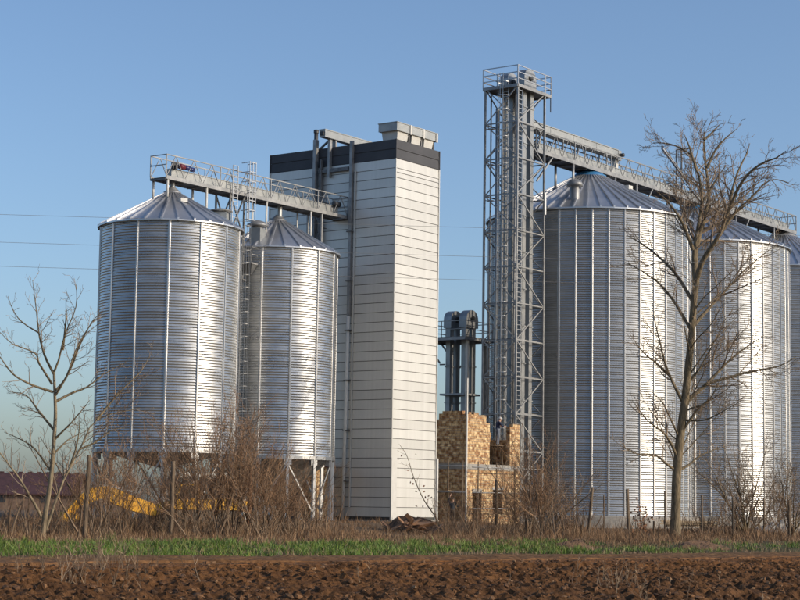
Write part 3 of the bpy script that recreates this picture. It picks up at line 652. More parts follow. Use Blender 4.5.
# intermediate landings' sunlit brackets
for i in range(2, 12, 1):
    MB().box(TX0 + .05, TX0 + .5, TY1 - .5, TY1 - .05, i * bh_ - .3, i * bh_ - .26).build('bracket', 'rib', tw)
ladder('ladder', tw, 'rib', (TX0 + .42, -.05, .3), (TX0 + .42, -.05, TH), (-1, 0, 0), .45, True)
ladder('ladder', tw, 'rib', (TX0 + .5, TY0 + .12, .3), (TX0 + .5, TY0 + .12, TH + .2), (0, -1, 0), .5, False)
MB().box(TX1 - .02, TX1 + .1, TY0 - .12, TY0 - .06, 20.3, 21.7).build('lamp_tube', 'white_sign', tw)
MB().bar((px1 - .1, py0 - .03, TH - .1), (px1 - .1, py0 - .03, TH - 1.1), .05).build('hanging_chain', 'dark', tw)
def elevator(loc, zt, label, casing=.36, gap=.42, base=True, m='casing', drive=True):
    e = empty('bucket_elevator', tuple(loc), RZ, label=label, cat='elevator', group='bucket elevators'); h = zt - G
    for s in (-1, 1):
        o = MB().box(s * gap - casing / 2, s * gap + casing / 2, -.17, .17, 1.1, h).build('casing', m, e)
        fl = MB()
        for z in np.arange(3.2, h - .5, 2.4): fl.box(s * gap - casing / 2 - .05, s * gap + casing / 2 + .05, -.22, .22, z, z + .07)
        fl.build('flange', m, o)['kind'] = 'stuff'
    MB().box(-.72, .72, -.24, .24, 0, 1.1).box(-.8, .8, -.34, .34, -.1, .06).build('boot', m, e)
    r = gap + casing / 2 + .1
    poly = [(-r, h), (r, h), (r, h + .55)] + [(r * math.cos(R(t)), h + .55 + (r * .92) * math.sin(R(t))) for t in range(20, 180, 20)] + [(-r, h + .55)]
    hd = MB().extrude(poly, -.3, .3).build('head', m, e)
    pb = MB().lathe([(0, 0), (.18, 0), (.18, .12), (0, .12)], 14).build('pulley_bearing', 'dark', hd)
    pb.location = (0, -.3, h + .6); pb.rotation_euler = (R(90), 0, 0)
    if drive: MB().box(r * .2, r + .25, .3, .62, h + .35, h + .75).tube([(r + .25, .46, h + .55), (r + .6, .46, h + .55)], .14, 10).build('drive_motor', 'motor', e)
    return e
elevator(TC + E2 * .70 + E1 * .35, 28.8, 'left bucket elevator leg inside the lattice tower', .40, .44)
elevator(TC - E2 * .66 + E1 * .35, 28.9, 'right sunlit bucket elevator leg inside the lattice tower', .40, .44)
# spout and transition from the tower head into the feed conveyor
sp = MB().bar((1.0, -.3, 28.2), (1.5, -.15, 27.1), .3).bar((1.0, .45, 28.2), (1.5, .15, 27.1), .3).build('discharge_spout', 'casing', tw)
for y in (-.7, .7): MB().bar((TX1, y, 22.6), (3.6, y * 1.0, 24.5), .1).build('knee_brace', 'steel', tw)
# second, shorter pair of elevators behind with a platform
EC = TC + E2 * 4.7 + E1 * .9
for k, (off, lab) in enumerate(((.62, 'left one of the two short elevators with rounded dark heads'), (-.62, 'right one of the two short elevators with rounded dark heads'))):
    elevator(EC + E2 * off, 13.3, lab, .44, .38, m='casing')
ep = empty('elevator_platform', tuple(EC), RZ, label='small railed platform carried around the two short elevators', cat='platform')
zE = 12.55 - G
for x0, x1, y0, y1 in ((-1.7, -.7, -1.5, 2.3), (.7, 1.6, -1.5, 2.3), (-.7, .7, .9, 2.3), (-.7, .7, -1.5, -.9), (-.7, .7, -.4, .4)): MB().box(x0, x1, y0, y1, zE, zE + .06).build('deck', 'under', ep)
for p, q in (((-1.7, -1.5), (1.6, -1.5)), ((-1.7, 2.3), (1.6, 2.3)), ((-1.7, -1.5), (-1.7, 2.3)), ((1.6, -1.5), (1.6, 2.3))):
    MB().bar((*p, zE - .08), (*q, zE - .08), .1, .18).build('edge_beam', 'steel', ep)
    for hh in (.55, 1.1): MB().bar((*p, zE + hh), (*q, zE + hh), .05).build('guard_rail', 'steel', ep)
for x, y in ((-1.7, -1.5), (1.6, -1.5), (-1.7, 2.3), (1.6, 2.3), (-1.7, .4), (1.6, .4), (-.1, 2.3)): MB().bar((x, y, zE), (x, y, zE + 1.12), .055).build('rail_post', 'steel', ep)
for x, y in ((-1.0, -1.2), (1.2, -1.2)): MB().bar((x, y, -.05), (x, y, zE - .15), .16).build('support_post', 'white_pipe' if x < 0 else 'steel', ep)
for s in (-1, 1): MB().bar((s * .95, 1.0, zE - 1.6), (s * .95, 2.2, zE - .15), .09).bar((s * .95, 1.0, zE - 1.7), (s * .95, .6, zE - 1.7), .09).build('bracket', 'under', ep)
for z in (4.5, 8.5): MB().box(-.95, .95, -.98, 1.0, z, z + .12).build('guide_frame', 'steel', ep)
# discharge pipe under the left silos
cvy = empty('discharge_conveyor', tuple(SA + (E2 * -3.2 + E1 * -2.6) * LS), RZ, label='pale horizontal conveyor trough under the leftmost silo', cat='conveyor')
MB().box(0, 6.2, -.22, .22, 2.95, 3.3).build('trough', 'white_pipe', cvy)
for x in (.3, 3.0, 5.9): MB().box(x, x + .12, -.2, .2, -.05, 2.95).build('leg', 'steel', cvy)
MB().bar((.2, 0, 3.1), (-1.2, .2, .5), .4).build('inlet', 'under', cvy)
for o in (rootA, rootB, wA, lad, dry, bh, cvy): o.scale = (LS, LS, LS)
wA.location.z = GL

# ------------------------------------------------------------------ brick house under construction at the tower's foot
BC = Vector((4.10, 108.4, G))
bk = empty('brick_house', tuple(BC), RZ, label='unfinished two-storey brick shell at the foot of the lattice tower', cat='building')
DP = 2.25
def wallbits(name, rects, y0, y1, axis='x'):
    mb = MB()
    for a0, a1, z0, z1 in rects:
        if axis == 'x': mb.box(a0, a1, y0, y1, z0, z1)
        else: mb.box(y0, y1, a0, a1, z0, z1)
    return mb.build(name, 'brick', bk)
# lit front (local y = 0): ground floor with door and window openings, upper floor with a wide gap
wallbits('front_wall', [(0, .75, -.2, 3.45), (.75, 1.75, 2.25, 3.45), (1.75, 3.0, -.2, 3.45), (3.0, 4.1, -.2, .75), (3.0, 4.1, 2.25, 3.45), (4.1, 6.05, -.2, 3.45)], 0, .3)
up = wallbits('upper_front_wall', [(0, 2.2, 3.78, 6.75), (2.2, 2.6, 3.78, 6.3)], 0, .3)
wallbits('upper_pier', [(4.9, 5.25, 3.78, 6.2), (5.25, 6.05, 3.78, 6.38)], 0, .3)
wallbits('side_wall', [(.3, DP, -.2, 3.45), (.3, 1.75, 3.78, 6.95), (1.75, 2.0, 3.78, 6.8), (2.0, DP, 3.78, 6.45)], 0, .3, 'y')
wallbits('end_wall', [(.3, DP, -.2, 3.45), (.3, DP, 3.78, 5.4)], 5.75, 6.05, 'y')
wallbits('back_wall', [(.3, 5.75, -.2, 3.45), (.3, 2.6, 3.78, 5.95), (2.6, 5.75, 3.78, 5.9)], DP - .3, DP - .003)
MB().box(-.03, 6.08, -.03, DP + .03, 3.45, 3.78).build('ring_beam', 'concrete', bk)
MB().box(.72, 1.78, -.02, .02, 2.1, 2.27).build('lintel', 'concrete', bk); MB().box(2.9, 4.2, -.04, .1, 2.25, 2.42).build('lintel', 'concrete', bk)
MB().box(2.95, 4.15, -.06, .12, .7, .76).build('window_sill', 'plank', bk)
tb = MB()                                             # single bricks toothing out along the broken wall tops
for x in np.arange(.05, 1.9, .27):
    if random.random() < .3: tb.box(x, x + .25, .02, .28, 6.75, 6.75 + .14)
tb.build('loose_top_course', 'brick', bk)
MB().bar((-.12, -.12, -.2), (-.12, -.12, 8.9), .09).build('corner_pole', 'white_pipe', bk)
# trestle scaffold inside, on the first floor
ts = empty('trestle_scaffold', tuple(BC + E1 * 3.9 + E2 * .8 + Vector((0, 0, 3.78))), RZ, label='low trestle scaffold inside the gap of the upper brick storey', cat='scaffold')
for y in (-.3, 0, .3): MB().box(-1.05, 1.05, y - .13, y + .13, 1.2, 1.25).build('plank', 'post', ts)
for x in (-.8, .8):
    t_ = MB()
    for y in (-.4, .4): t_.bar((x, y, 0), (x, y * .7, 1.2), .06)
    t_.bar((x, -.42, 1.17), (x, .42, 1.17), .06); t_.build('trestle', 'post', ts)
# pole scaffold in front of the dark side wall
ps = empty('pole_scaffold', tuple(BC + E1 * -.75), RZ, label='rough pole scaffold before the dark side of the brick shell', cat='scaffold')
for y in (-.3, .75, 1.85, 2.9): MB().tube([(0, y, -.1), (.02, y + .03, 3.95)], .05, 6).build('pole', 'post', ps, True)
for z in (2.05, 3.6): MB().tube([(-.06, -.6, z), (-.06, 3.1, z + .05)], .045, 6).build('ledger', 'steel', ps, True)
MB().box(-.05, .5, .7, 2.0, 2.1, 2.15).build('plank', 'plank', ps)
ps2 = empty('pole_scaffold', tuple(BC + E2 * -.75), RZ, label='thin pole scaffold before the sunlit front of the brick shell', cat='scaffold')
for x in (.2, 2.2, 4.3, 6.5): MB().tube([(x, 0, -.1), (x + .03, 0, 3.9)], .045, 6).build('pole', 'post', ps2, True)
for z in (1.1, 2.05, 3.55): MB().tube([(-.5, -.06, z), (7.2, -.06, z + .04)], .035, 6).build('ledger', 'steel', ps2, True)

# ------------------------------------------------------------------ people
def person(label, loc, rz, J, mats, cap=None):
    """J: joint dict (metres, facing +x). One continuous skinned body; mats = (top, trousers)."""
    vs, ed, rad, part = [], [], [], []
    def v(p, r, k): vs.append(p); rad.append(r); part.append(k); return len(vs) - 1
    def chain(start, seq):
        a = start
        for p, r, k in seq:
            b = v(p, r, k); ed.append((a, b)); a = b
        return a
    pel = v(J['pelvis'], (.17, .13), 1)
    chest = chain(pel, [(J['waist'], (.16, .12), 0), (J['chest'], (.19, .13), 0)])
    neck = chain(chest, [(J['neck'], (.065, .065), 2)])
    hx, hy, hz = J['head']
    chain(neck, [((hx, hy, hz - .10), (.075, .085), 2), ((hx, hy, hz), (.085, .10), 2), ((hx, hy, hz + .085), (.07, .08), 3)])
    for s, S in ((1, 'l'), (-1, 'r')):
        sh, el, wr = J['sh' + S], J['el' + S], J['wr' + S]
        h = chain(chest, [(sh, (.075, .075), 0), (el, (.055, .055), 0), (wr, (.035, .04), 2)])
        d = (Vector(wr) - Vector(el)).normalized(); sd = d.cross(Vector((0, 0, 1)))
        sd = sd.normalized() if sd.length > .1 else Vector((0, 1, 0)); nn = sd.cross(d)
        palm = v(tuple(Vector(wr) + d * .07), (.042, .025), 2); ed.append((h, palm))
        for i, (o, L) in enumerate(((-.03, .07), (-.01, .085), (.012, .08), (.032, .06))):
            b = Vector(wr) + d * .1 + sd * o
            chain(palm, [(tuple(b), (.011, .011), 2), (tuple(b + d * L * .55 - nn * .012), (.009, .009), 2), (tuple(b + d * L * .9 - nn * .035), (.008, .008), 2)])
        tb_ = Vector(wr) + d * .05 - sd * .045
        chain(palm, [(tuple(tb_), (.012, .012), 2), (tuple(tb_ + d * .04 - sd * .02), (.010, .010), 2)])
        hp_, kn, an = J['hp' + S], J['kn' + S], J['an' + S]
        a = chain(pel, [(hp_, (.095, .095), 1), (kn, (.065, .065), 1), (an, (.045, .045), 1)])
        f = Vector(an) + Vector((.13, 0, -.045)); chain(a, [((an[0] + .02, an[1], an[2] - .04), (.05, .045), 4), (tuple(f), (.042, .035), 4)])
    me = bpy.data.meshes.new('person'); me.from_pydata(vs, ed, []); o = bpy.data.objects.new('person', me); COL.objects.link(o)
    sk = o.modifiers.new('skin', 'SKIN'); sk.use_smooth_shade = True
    for i, d in enumerate(me.skin_vertices[0].data): d.radius = rad[i]; d.use_root = (i == 0)
    o.modifiers.new('sub', 'SUBSURF').levels = 1
    dg = bpy.context.evaluated_depsgraph_get(); ev = o.evaluated_get(dg); nm = bpy.data.meshes.new_from_object(ev)
    o.modifiers.clear(); o.data = nm; bpy.data.meshes.remove(me)
    for k in (mats[0], mats[1], 'skin', 'boot', 'boot'): nm.materials.append(M[k])
    P = np.array(vs); pp = np.array(part)
    for f in nm.polygons:
        c = np.array(f.center); k = pp[np.argmin(((P - c) ** 2).sum(1))]; f.material_index = int(k); f.use_smooth = True
    o.location = loc; o.rotation_euler = (0, 0, rz); tag(o, label, 'person')
    fm = MB(); fx = hx + .1
    fm.add([(fx - .02, hy - .016, hz - .03), (fx - .02, hy + .016, hz - .03), (fx + .022, hy, hz - .028), (fx - .012, hy, hz + .02)], [(0, 2, 3), (2, 1, 3), (0, 1, 2)])
    for s in (-1, 1): fm.lathe([(.0, hz - .03), (.018, hz - .015), (.02, hz + .015), (0, hz + .03)], 6, (hx, hy + s * .088))
    fm.build('nose_and_ears', 'skin', o)
    if cap:
        MB().lathe([(.098, hz + .03), (.1, hz + .07), (.085, hz + .125), (.04, hz + .15), (0, hz + .153)], 14, (hx, hy)).box(hx + .05, hx + .17, hy - .06, hy + .06, hz + .035, hz + .05).build('cap', cap, o, True)
    else:
        MB().lathe([(.098, hz - .0), (.104, hz + .05), (.09, hz + .11), (.04, hz + .135), (0, hz + .138)], 12, (hx - .012, hy)).build('hair', 'boot', o, True)
    return o
stand = dict(pelvis=(0, 0, .95), waist=(.0, 0, 1.1), chest=(.02, 0, 1.36), neck=(.03, 0, 1.52), head=(.06, 0, 1.64),
     shl=(.02, .19, 1.42), shr=(.02, -.19, 1.42), hpl=(0, .1, .88), hpr=(0, -.1, .88), knl=(.03, .12, .49), knr=(.02, -.12, .49), anl=(-.01, .13, .09), anr=(-.01, -.13, .09))
J1 = dict(stand, ell=(.14, .3, 1.2), wrl=(.38, .22, 1.22), elr=(.16, -.3, 1.2), wrr=(.40, -.24, 1.15), chest=(.06, 0, 1.35), neck=(.1, 0, 1.5), head=(.15, 0, 1.61))
person('bricklayer in navy jacket and pale cap standing up in the wall gap', tuple(BC + E1 * 4.45 + E2 * .62 + Vector((0, 0, 5.035))), R(20), J1, ('navy', 'greyblue'), 'cap')
J2 = dict(stand, ell=(.12, .26, 1.62), wrl=(.26, .2, 1.86), elr=(.15, -.3, 1.2), wrr=(.34, -.2, 1.3))
P2 = BC + E1 * -1.05 + E2 * .22
person('worker in charcoal jacket reaching up to the scaffold beside the brick shell', (P2.x, P2.y, G - .02), R(75), J2, ('charcoal', 'brownc'), None)

# ------------------------------------------------------------------ yellow excavator behind the shrubs, boom folded low to the left
XP = Vector((-9.3, 82.0, 0.62)); xr = empty('excavator', tuple(XP), R(208), label='yellow excavator with low arched boom behind the left shrubs', cat='excavator')
def beam(mb, pts, hs, wd):                       # side outline swept along pts in the local xz plane
    up_, lo_ = [], []
    for i, (x, z) in enumerate(pts):
        a, b = pts[max(i - 1, 0)], pts[min(i + 1, len(pts) - 1)]; L = math.hypot(b[0] - a[0], b[1] - a[1]); nx, nz_ = -(b[1] - a[1]) / L, (b[0] - a[0]) / L
        up_.append((x + nx * hs[i] / 2, z + nz_ * hs[i] / 2)); lo_.append((x - nx * hs[i] / 2, z - nz_ * hs[i] / 2))
    n = len(pts)
    for i in range(n - 1): mb.extrude([up_[i], up_[i + 1], lo_[i + 1], lo_[i]], -wd / 2, wd / 2)
    return mb
bm = beam(MB(), [(1.2, .75), (2.2, .8), (3.4, 1.2), (4.75, 1.85), (5.25, 1.8), (5.9, 1.3)], [.45, .75, .9, .85, .8, .5], .5).build('boom', 'yellow', xr)
MB().bar((1.6, 0, .5), (3.6, 0, .95), .16).build('lift_cylinder', 'rib', bm); MB().bar((3.3, 0, 1.95), (5.0, 0, 2.3), .13).build('arm_cylinder', 'steel', bm)
st_ = beam(MB(), [(5.3, 2.0), (5.9, 1.45), (6.5, .75), (6.75, .4)], [.5, .6, .4, .3], .36).build('dipper_arm', 'yellow', xr)
bu = MB().extrude([(6.3, .55), (6.95, .62), (7.1, .2), (6.9, -.02), (6.35, -.05), (6.15, .2)], -.45, .45).build('bucket', 'yellow', xr)
MB().extrude([(-2.2, .85), (1.5, .85), (1.5, 1.25), (.4, 1.45), (-1.9, 1.6), (-2.35, 1.4)], -1.2, 1.2).build('upper_body', 'yellow', xr)
MB().extrude([(-2.9, .75), (-2.2, .8), (-2.2, 1.5), (-2.75, 1.45)], -1.15, 1.15).build('counterweight', 'yellow', xr)
cb = MB().extrude([(-.1, 1.4), (1.35, 1.26), (1.3, 1.7), (1.0, 2.45), (0, 2.5)], .25, 1.15).build('cab', 'yellow', xr)
for y in (.24, 1.16): MB().extrude([(.1, 1.55), (1.2, 1.5), (1.15, 1.75), (.93, 2.35), (.1, 2.4)], y - .012, y + .012).build('window', 'glass', cb)
for y in (-.9, .9):
    MB().extrude([(-1.9, .02), (1.5, .02), (1.95, .3), (1.95, .55), (1.6, .8), (-2.0, .8), (-2.35, .55), (-2.3, .25)], y - .28, y + .28).build('crawler_track', 'track_steel', xr)
MB().lathe([(0, .55), (.75, .55), (.75, .86), (0, .86)], 18).build('slew_ring', 'track_steel', xr)
xr.scale = (.86, .8, .70)

# ------------------------------------------------------------------ outbuildings on the left
def gable(name, label, c, rz, L, W, he, hr, rm, wm, over=.4):
    b = empty(name, c, rz, label=label, cat='barn')
    MB().box(-L / 2, L / 2, -W / 2, W / 2, -.2, he).build('wall', wm, b)
    for s in (-1, 1):
        k = (hr - he) / (W / 2); e = W / 2 + over
        MB().add([(-L / 2 - over, s * e, he - over * k + .02), (L / 2 + over, s * e, he - over * k + .02), (L / 2 + over, 0, hr + .02), (-L / 2 - over, 0, hr + .02),
                  (-L / 2 - over, s * e, he - over * k + .2), (L / 2 + over, s * e, he - over * k + .2), (L / 2 + over, 0, hr + .2), (-L / 2 - over, 0, hr + .2)],
                 [(4, 5, 6, 7), (0, 3, 2, 1), (0, 1, 5, 4), (1, 2, 6, 5), (3, 0, 4, 7), (2, 3, 7, 6)]).build('roof_slope', rm, b)
    for s in (-1, 1): MB().add([(s * L / 2 * .999, -W / 2, he), (s * L / 2 * .999, W / 2, he), (s * L / 2 * .999, 0, hr)], [(0, 1, 2)]).build('gable_wall', wm, b)
    rt = MB()
    for x in np.arange(-L / 2, L / 2, 1.1): rt.box(x, x + .5, -.12, .12, hr + .16, hr + .34)
    rt.build('ridge_tiles', rm, b)
    for x in np.arange(-L / 2 + 2, L / 2 - 1, 5.0): MB().box(x, x + 1.1, -W / 2 - .03, -W / 2 - .002, .9, 1.7).build('window', 'dark', b)
    return b
gable('long_barn', 'long low barn with dark red roof on the left horizon', (-55.5, 214, .2), R(3), 36, 11, 1.9, 4.2, 'tile', 'barn_wall')
gable('wooden_shed', 'wooden shed whose eave just enters the left picture edge', (-24.15, 90.0, .25), R(8), 6.2, 6.0, 3.75, 5.4, 'barn_wall', 'post', .75)

# ------------------------------------------------------------------ overhead line
wl = []
for k, (zl, zr) in enumerate(((10.75, 11.3), (9.98, 10.12), (9.2, 9.32))):
    pts = []
    for i in range(41):
        f = i / 40; x = -46 + 96 * f; y = 54.5 + 10 * f
        pts.append((x, y, zl - .15 + (zr - zl) * f + 1.2 * ((f - .5) ** 2) - .05))
    o = MB().tube(pts, .0058, 5).build('overhead_wire', 'wire'); wl.append(pts)
    tag(o, ('topmost', 'middle', 'lowest')[k] + ' of the three thin overhead wires crossing the sky', 'wire', 'overhead wires')
for i, side in ((0, 'left'), (40, 'right')):
    x, y, z = wl[0][i]
    u = empty('utility_pole', (x, y, 0), 0, label='wooden utility pole carrying the wires beyond the %s picture edge' % side, cat='utility pole')
    MB().tube([(0, .16, -.5), (0, .16, z + .5)], [.16, .11], 10).build('pole', 'post', u, True)
    for k in range(3):
        zz = wl[k][i][2]; MB().lathe([(0, zz - .1), (.05, zz - .1), (.05, zz + .02), (.03, zz + .06), (0, zz + .06)], 8).build('insulator', 'white_sign', u)

# ------------------------------------------------------------------ scrap heap, planks, soil mounds
def mound(label, x, y, lx, ly, h, m, seed, rz=0):
    r = np.random.default_rng(seed); n = 26; a = np.linspace(-1, 1, n); A, B = np.meshgrid(a, a, indexing='ij')
    q = np.clip(1 - (A ** 2 + B ** 2), 0, 1) ** .8
    z = h * q * (0.65 + .7 * vnoise(n, n, 5, seed)) + .14 * h * q * (r.random((n, n)) - .5) * 2
    z = np.where(q <= 0, -.15, z)
    o = inst('soil_mound', npmesh('soil_mound', np.stack([A * lx, B * ly, z], -1).reshape(-1, 3), grid_faces(n, n), m), None, (x, y, float(ground_h(x, y)) - .03), rz)
    return tag(o, label, 'mound', 'heaps of earth')
def at(px, Y): p = PX(px, 500, Y); return p.x, Y
x, y = at(414, 82); mound('dark earth heap under the scrap boards before the white tower', x, y, 1.4, 1.0, .62, 'mound', 31)
x, y = at(722, 104); mound('low dark earth heap right of the plank stack by the silos', x, y, 1.6, 1.0, .45, 'mound', 32)
x, y = at(786, 106); mound('pale earth heap near the right picture edge', x, y, 2.2, 1.2, .75, 'concrete', 33)
x, y = at(700, 70.5); mound('dark earth lump on the field edge below the big bare tree', x, y, 1.6, .6, .28, 'mound', 34, R(38))
x, y = at(573, 66.5); mound('dark earth lump on the field edge below the leaning fence post', x, y, 1.1, .5, .3, 'mound', 35, R(38))
bx0, by0 = at(414, 81.2)
for i in range(20):
    L, wd = random.uniform(.6, 1.5), random.uniform(.1, .22)
    me = MB().box(-L / 2, L / 2, -wd / 2, wd / 2, -.018, .018).mesh('board', 'board')
    xx = bx0 + random.uniform(-1.25, 1.3); o = inst('broken_board', me, None, (xx, by0 + random.uniform(-.8, .4), float(ground_h(xx, by0)) + random.uniform(.05, .5) * (1 - abs(xx - bx0) / 2.0)))
    o.rotation_euler = (random.uniform(-.9, .9), random.uniform(-.8, .8), random.uniform(-1.4, 1.4))
    tag(o, 'weathered broken board in the scrap heap before the white tower', 'board', 'boards in the scrap heap')
px_, py_ = at(690, 100)
for i in range(6):
    L = 2.6 + .3 * (i % 3); me = MB().box(-L / 2, L / 2, -.1, .1, -.025, .025).mesh('plank', 'plank')
    o = inst('stacked_plank', me, None, (px_ + .15 * (i % 2) - .1 * i * .3, py_ + .25 * (i % 2), G + .02 + .055 * i + .3)); o.rotation_euler = (0, 0, R(4 * (i % 3) - 6))
    tag(o, 'pale plank in the small stack right behind the big tree trunk', 'plank', 'stacked planks')
for i in range(2):
    o = inst('timber_bearer', MB().box(-.08, .08, -.35, .35, 0, .32).mesh('bearer', 'post'), None, (px_ - .8 + 1.6 * i, py_ + .12, G - .02))
    tag(o, 'short timber bearer carrying the %s end of the plank stack' % ('left', 'right')[i], 'timber', 'timber bearers')

# ------------------------------------------------------------------ fence posts
def fy(px): return 75.0 / (1 - .8 * (px - 400) / F_PX)
POSTS = [(86, 0, 455, 1, .085, 'thick wooden post left of the excavator boom', -.5), (172, 0, 461, 0, .085, 'thick wooden post beneath the wide left silo', .5),
         (249, 1, 467, 1, .085, 'reddish wooden post under the gap between the two left silos', 0), (497, 2, 480, -1, .08, 'dark wooden post in front of the brick shell window', 0),
         (588, 0, 487, 5, .07, 'leaning wooden fence post, tilted to the right, before the first big silo', 0), (604, 3, 495, 0, .035, 'very thin stake just right of the leaning fence post', 0),
         (629, 0, 489, -2, .085, 'upright wooden fence post halfway between leaning post and big tree', 0), (654, 3, 521, 0, .06, 'short stub of a post left of the big tree', 0),
         (665, 3, 491, 0, .05, 'slim grey fence post immediately left of the big tree trunk', 0), (702, 2, 495, 0, .05, 'slim fence post just right of the big tree trunk', 0),
         (733, 0, 497, 0, .06, 'fence post left of the small round bare tree', 0), (764, 1, 498, 0, .055, 'fence post right of the small round bare tree', 0), (789, 1, 500, 0, .08, 'thick dark fence post by the right picture edge', 0)]
for px, dy_, ytop, lean, r, lab, _ in POSTS:
    Yp = fy(px) + dy_ * 1.5; p = PX(px, 500, Yp); gz = float(ground_h(p.x, Yp)); h = PX(px, ytop, Yp).z - gz
    n = 7; pts = [(p.x + math.tan(R(lean)) * h * i / n + random.uniform(-.012, .012), Yp + random.uniform(-.012, .012), gz - .3 + (h + .3) * i / n) for i in range(n + 1)]
    o = MB().tube([(a - p.x, b - Yp, c - gz) for a, b, c in pts], [r * (1.05 - .15 * i / n) for i in range(n + 1)], 8).build('fence_post', 'board' if 'reddish' in lab else 'post', None, True, (p.x, Yp, gz))
    tag(o, lab, 'post', 'old fence posts')

# ------------------------------------------------------------------ bare trees and shrubs
def smooth(pts, k=3):
    out = []; n = len(pts)
    for i in range(n - 1):
        p0, p1, p2, p3 = pts[max(i - 1, 0)], pts[i], pts[i + 1], pts[min(i + 2, n - 1)]
        for j in range(k):
            t = j / k
            out.append(.5 * ((2 * p1) + (p2 - p0) * t + (2 * p0 - 5 * p1 + 4 * p2 - p3) * t * t + (3 * p1 - p0 - 3 * p2 + p3) * t ** 3))
    out.append(pts[-1]); return out
def rv(): return Vector((random.gauss(0, 1), random.gauss(0, 1), random.gauss(0, 1)))
def polylen(p): return sum((p[i + 1] - p[i]).length for i in range(len(p) - 1))
def shoot(p, d, L, n, wander, up):
    pts = [p]; d = d.normalized(); s = L / n
    for i in range(n):
        d = (d + rv() * wander + Vector((0, 0, up))).normalized(); pts.append(pts[-1] + d * s)
    return pts
TW_MIN = .0065
def ramify(mb, pts, r0, r1, level, cfg):
    """side shoots along a limb; cfg[level] = (spacing m, length factor, angle deg, wander, up, sides)"""
    if level >= len(cfg): return
    sp_, lf, ang, wander, up, k, minl, maxl = cfg[level]
    L = polylen(pts); acc = 0; nxt = sp_ * random.uniform(.6, 1.6) + L * (.12 if level else .18)
    for i in range(len(pts) - 1):
        seg = pts[i + 1] - pts[i]; sl = seg.length
        while acc + sl > nxt:
            f = nxt / L; q = pts[i] + seg * ((nxt - acc) / sl); dr = seg.normalized()
            side = dr.cross(rv()).normalized(); a = R(ang * random.uniform(.65, 1.3))
            d = dr * math.cos(a) + side * math.sin(a)
            l2 = min(max(L * lf * (1.15 - .75 * f) * random.uniform(.55, 1.25), minl), maxl)
            rr = max((r0 + (r1 - r0) * f) * random.uniform(.42, .6), TW_MIN * (1.25, 1.0, .8)[min(level, 2)])
            n = 3 if level >= len(cfg) - 1 else 5
            sub = shoot(q, d, l2, n, wander, up)
            mb.tube(sub, [rr + (max(rr * .35, TW_MIN * .75) - rr) * j / n for j in range(n + 1)], k, False)
            ramify(mb, sub, rr, rr * .3, level + 1, cfg)
            nxt += sp_ * random.uniform(.5, 1.6)
        acc += sl
def tree(name, label, base, trunk, rt, limbs, cfg, bark, twm, group=None):
    """trunk, limbs: polylines of world points (limb: (points, r0, r1))"""
    b = Vector(base); o = empty(name, base, label=label, cat='tree', group=group)
    tp = smooth([p - b for p in trunk], 4); n = len(tp)
    mt = MB(); mt.tube(tp, [(rt[0] + (rt[1] - rt[0]) * (i / (n - 1)) ** .8) * (1 + .28 * max(0, 1 - i / 3.0)) for i in range(n)], 10, False)
    lm, tw_ = MB(), MB()
    for pts, r0, r1 in limbs:
        q = smooth([p - b for p in pts], 3); q = [p + rv() * (.012 * polylen(q) / len(q)) for p in q]; q[0] = pts[0] - b
        (mt if r0 > .12 or (bark == 'bark_pale' and r0 > .055) else lm).tube(q, [r0 + (r1 - r0) * i / (len(q) - 1) for i in range(len(q))], 7, False)
        ramify(tw_, q, r0, r1, 0, cfg)
    mt.build('trunk', bark, o, True)
    if lm.v: lm.build('limbs', 'bark', o, True)
    tw_.build('crown_twigs', twm, o)['kind'] = 'stuff'
    return o
def limb(Y0, r0, r1, *pp):
    """pixel polyline; depth drifts away from Y0 by a fixed random slope so the crown has depth"""
    L = 0; k = random.uniform(-.55, .55); out = []
    for i, (x, y) in enumerate(pp):
        if i: L += math.hypot(x - pp[i - 1][0], y - pp[i - 1][1]) * Y0 / F_PX
        out.append(PX(x, y, Y0 + k * L))
    return out, r0, r1
YT = 87.0; TW_MIN = .0105
big_cfg = [(.34, .40, 44, .10, .05, 4, .6, 3.2), (.19, .46, 42, .13, .05, 3, .35, 1.5), (.13, .55, 40, .16, .04, 3, .2, .75)]
b0 = PX(675, 533, YT); b0.z = float(ground_h(b0.x, YT)) - .15
tr = [b0] + [PX(x, y, YT) for x, y in ((676, 500), (677, 470), (681, 430), (685, 400), (688, 370), (691, 340), (694, 300), (696.5, 281))]
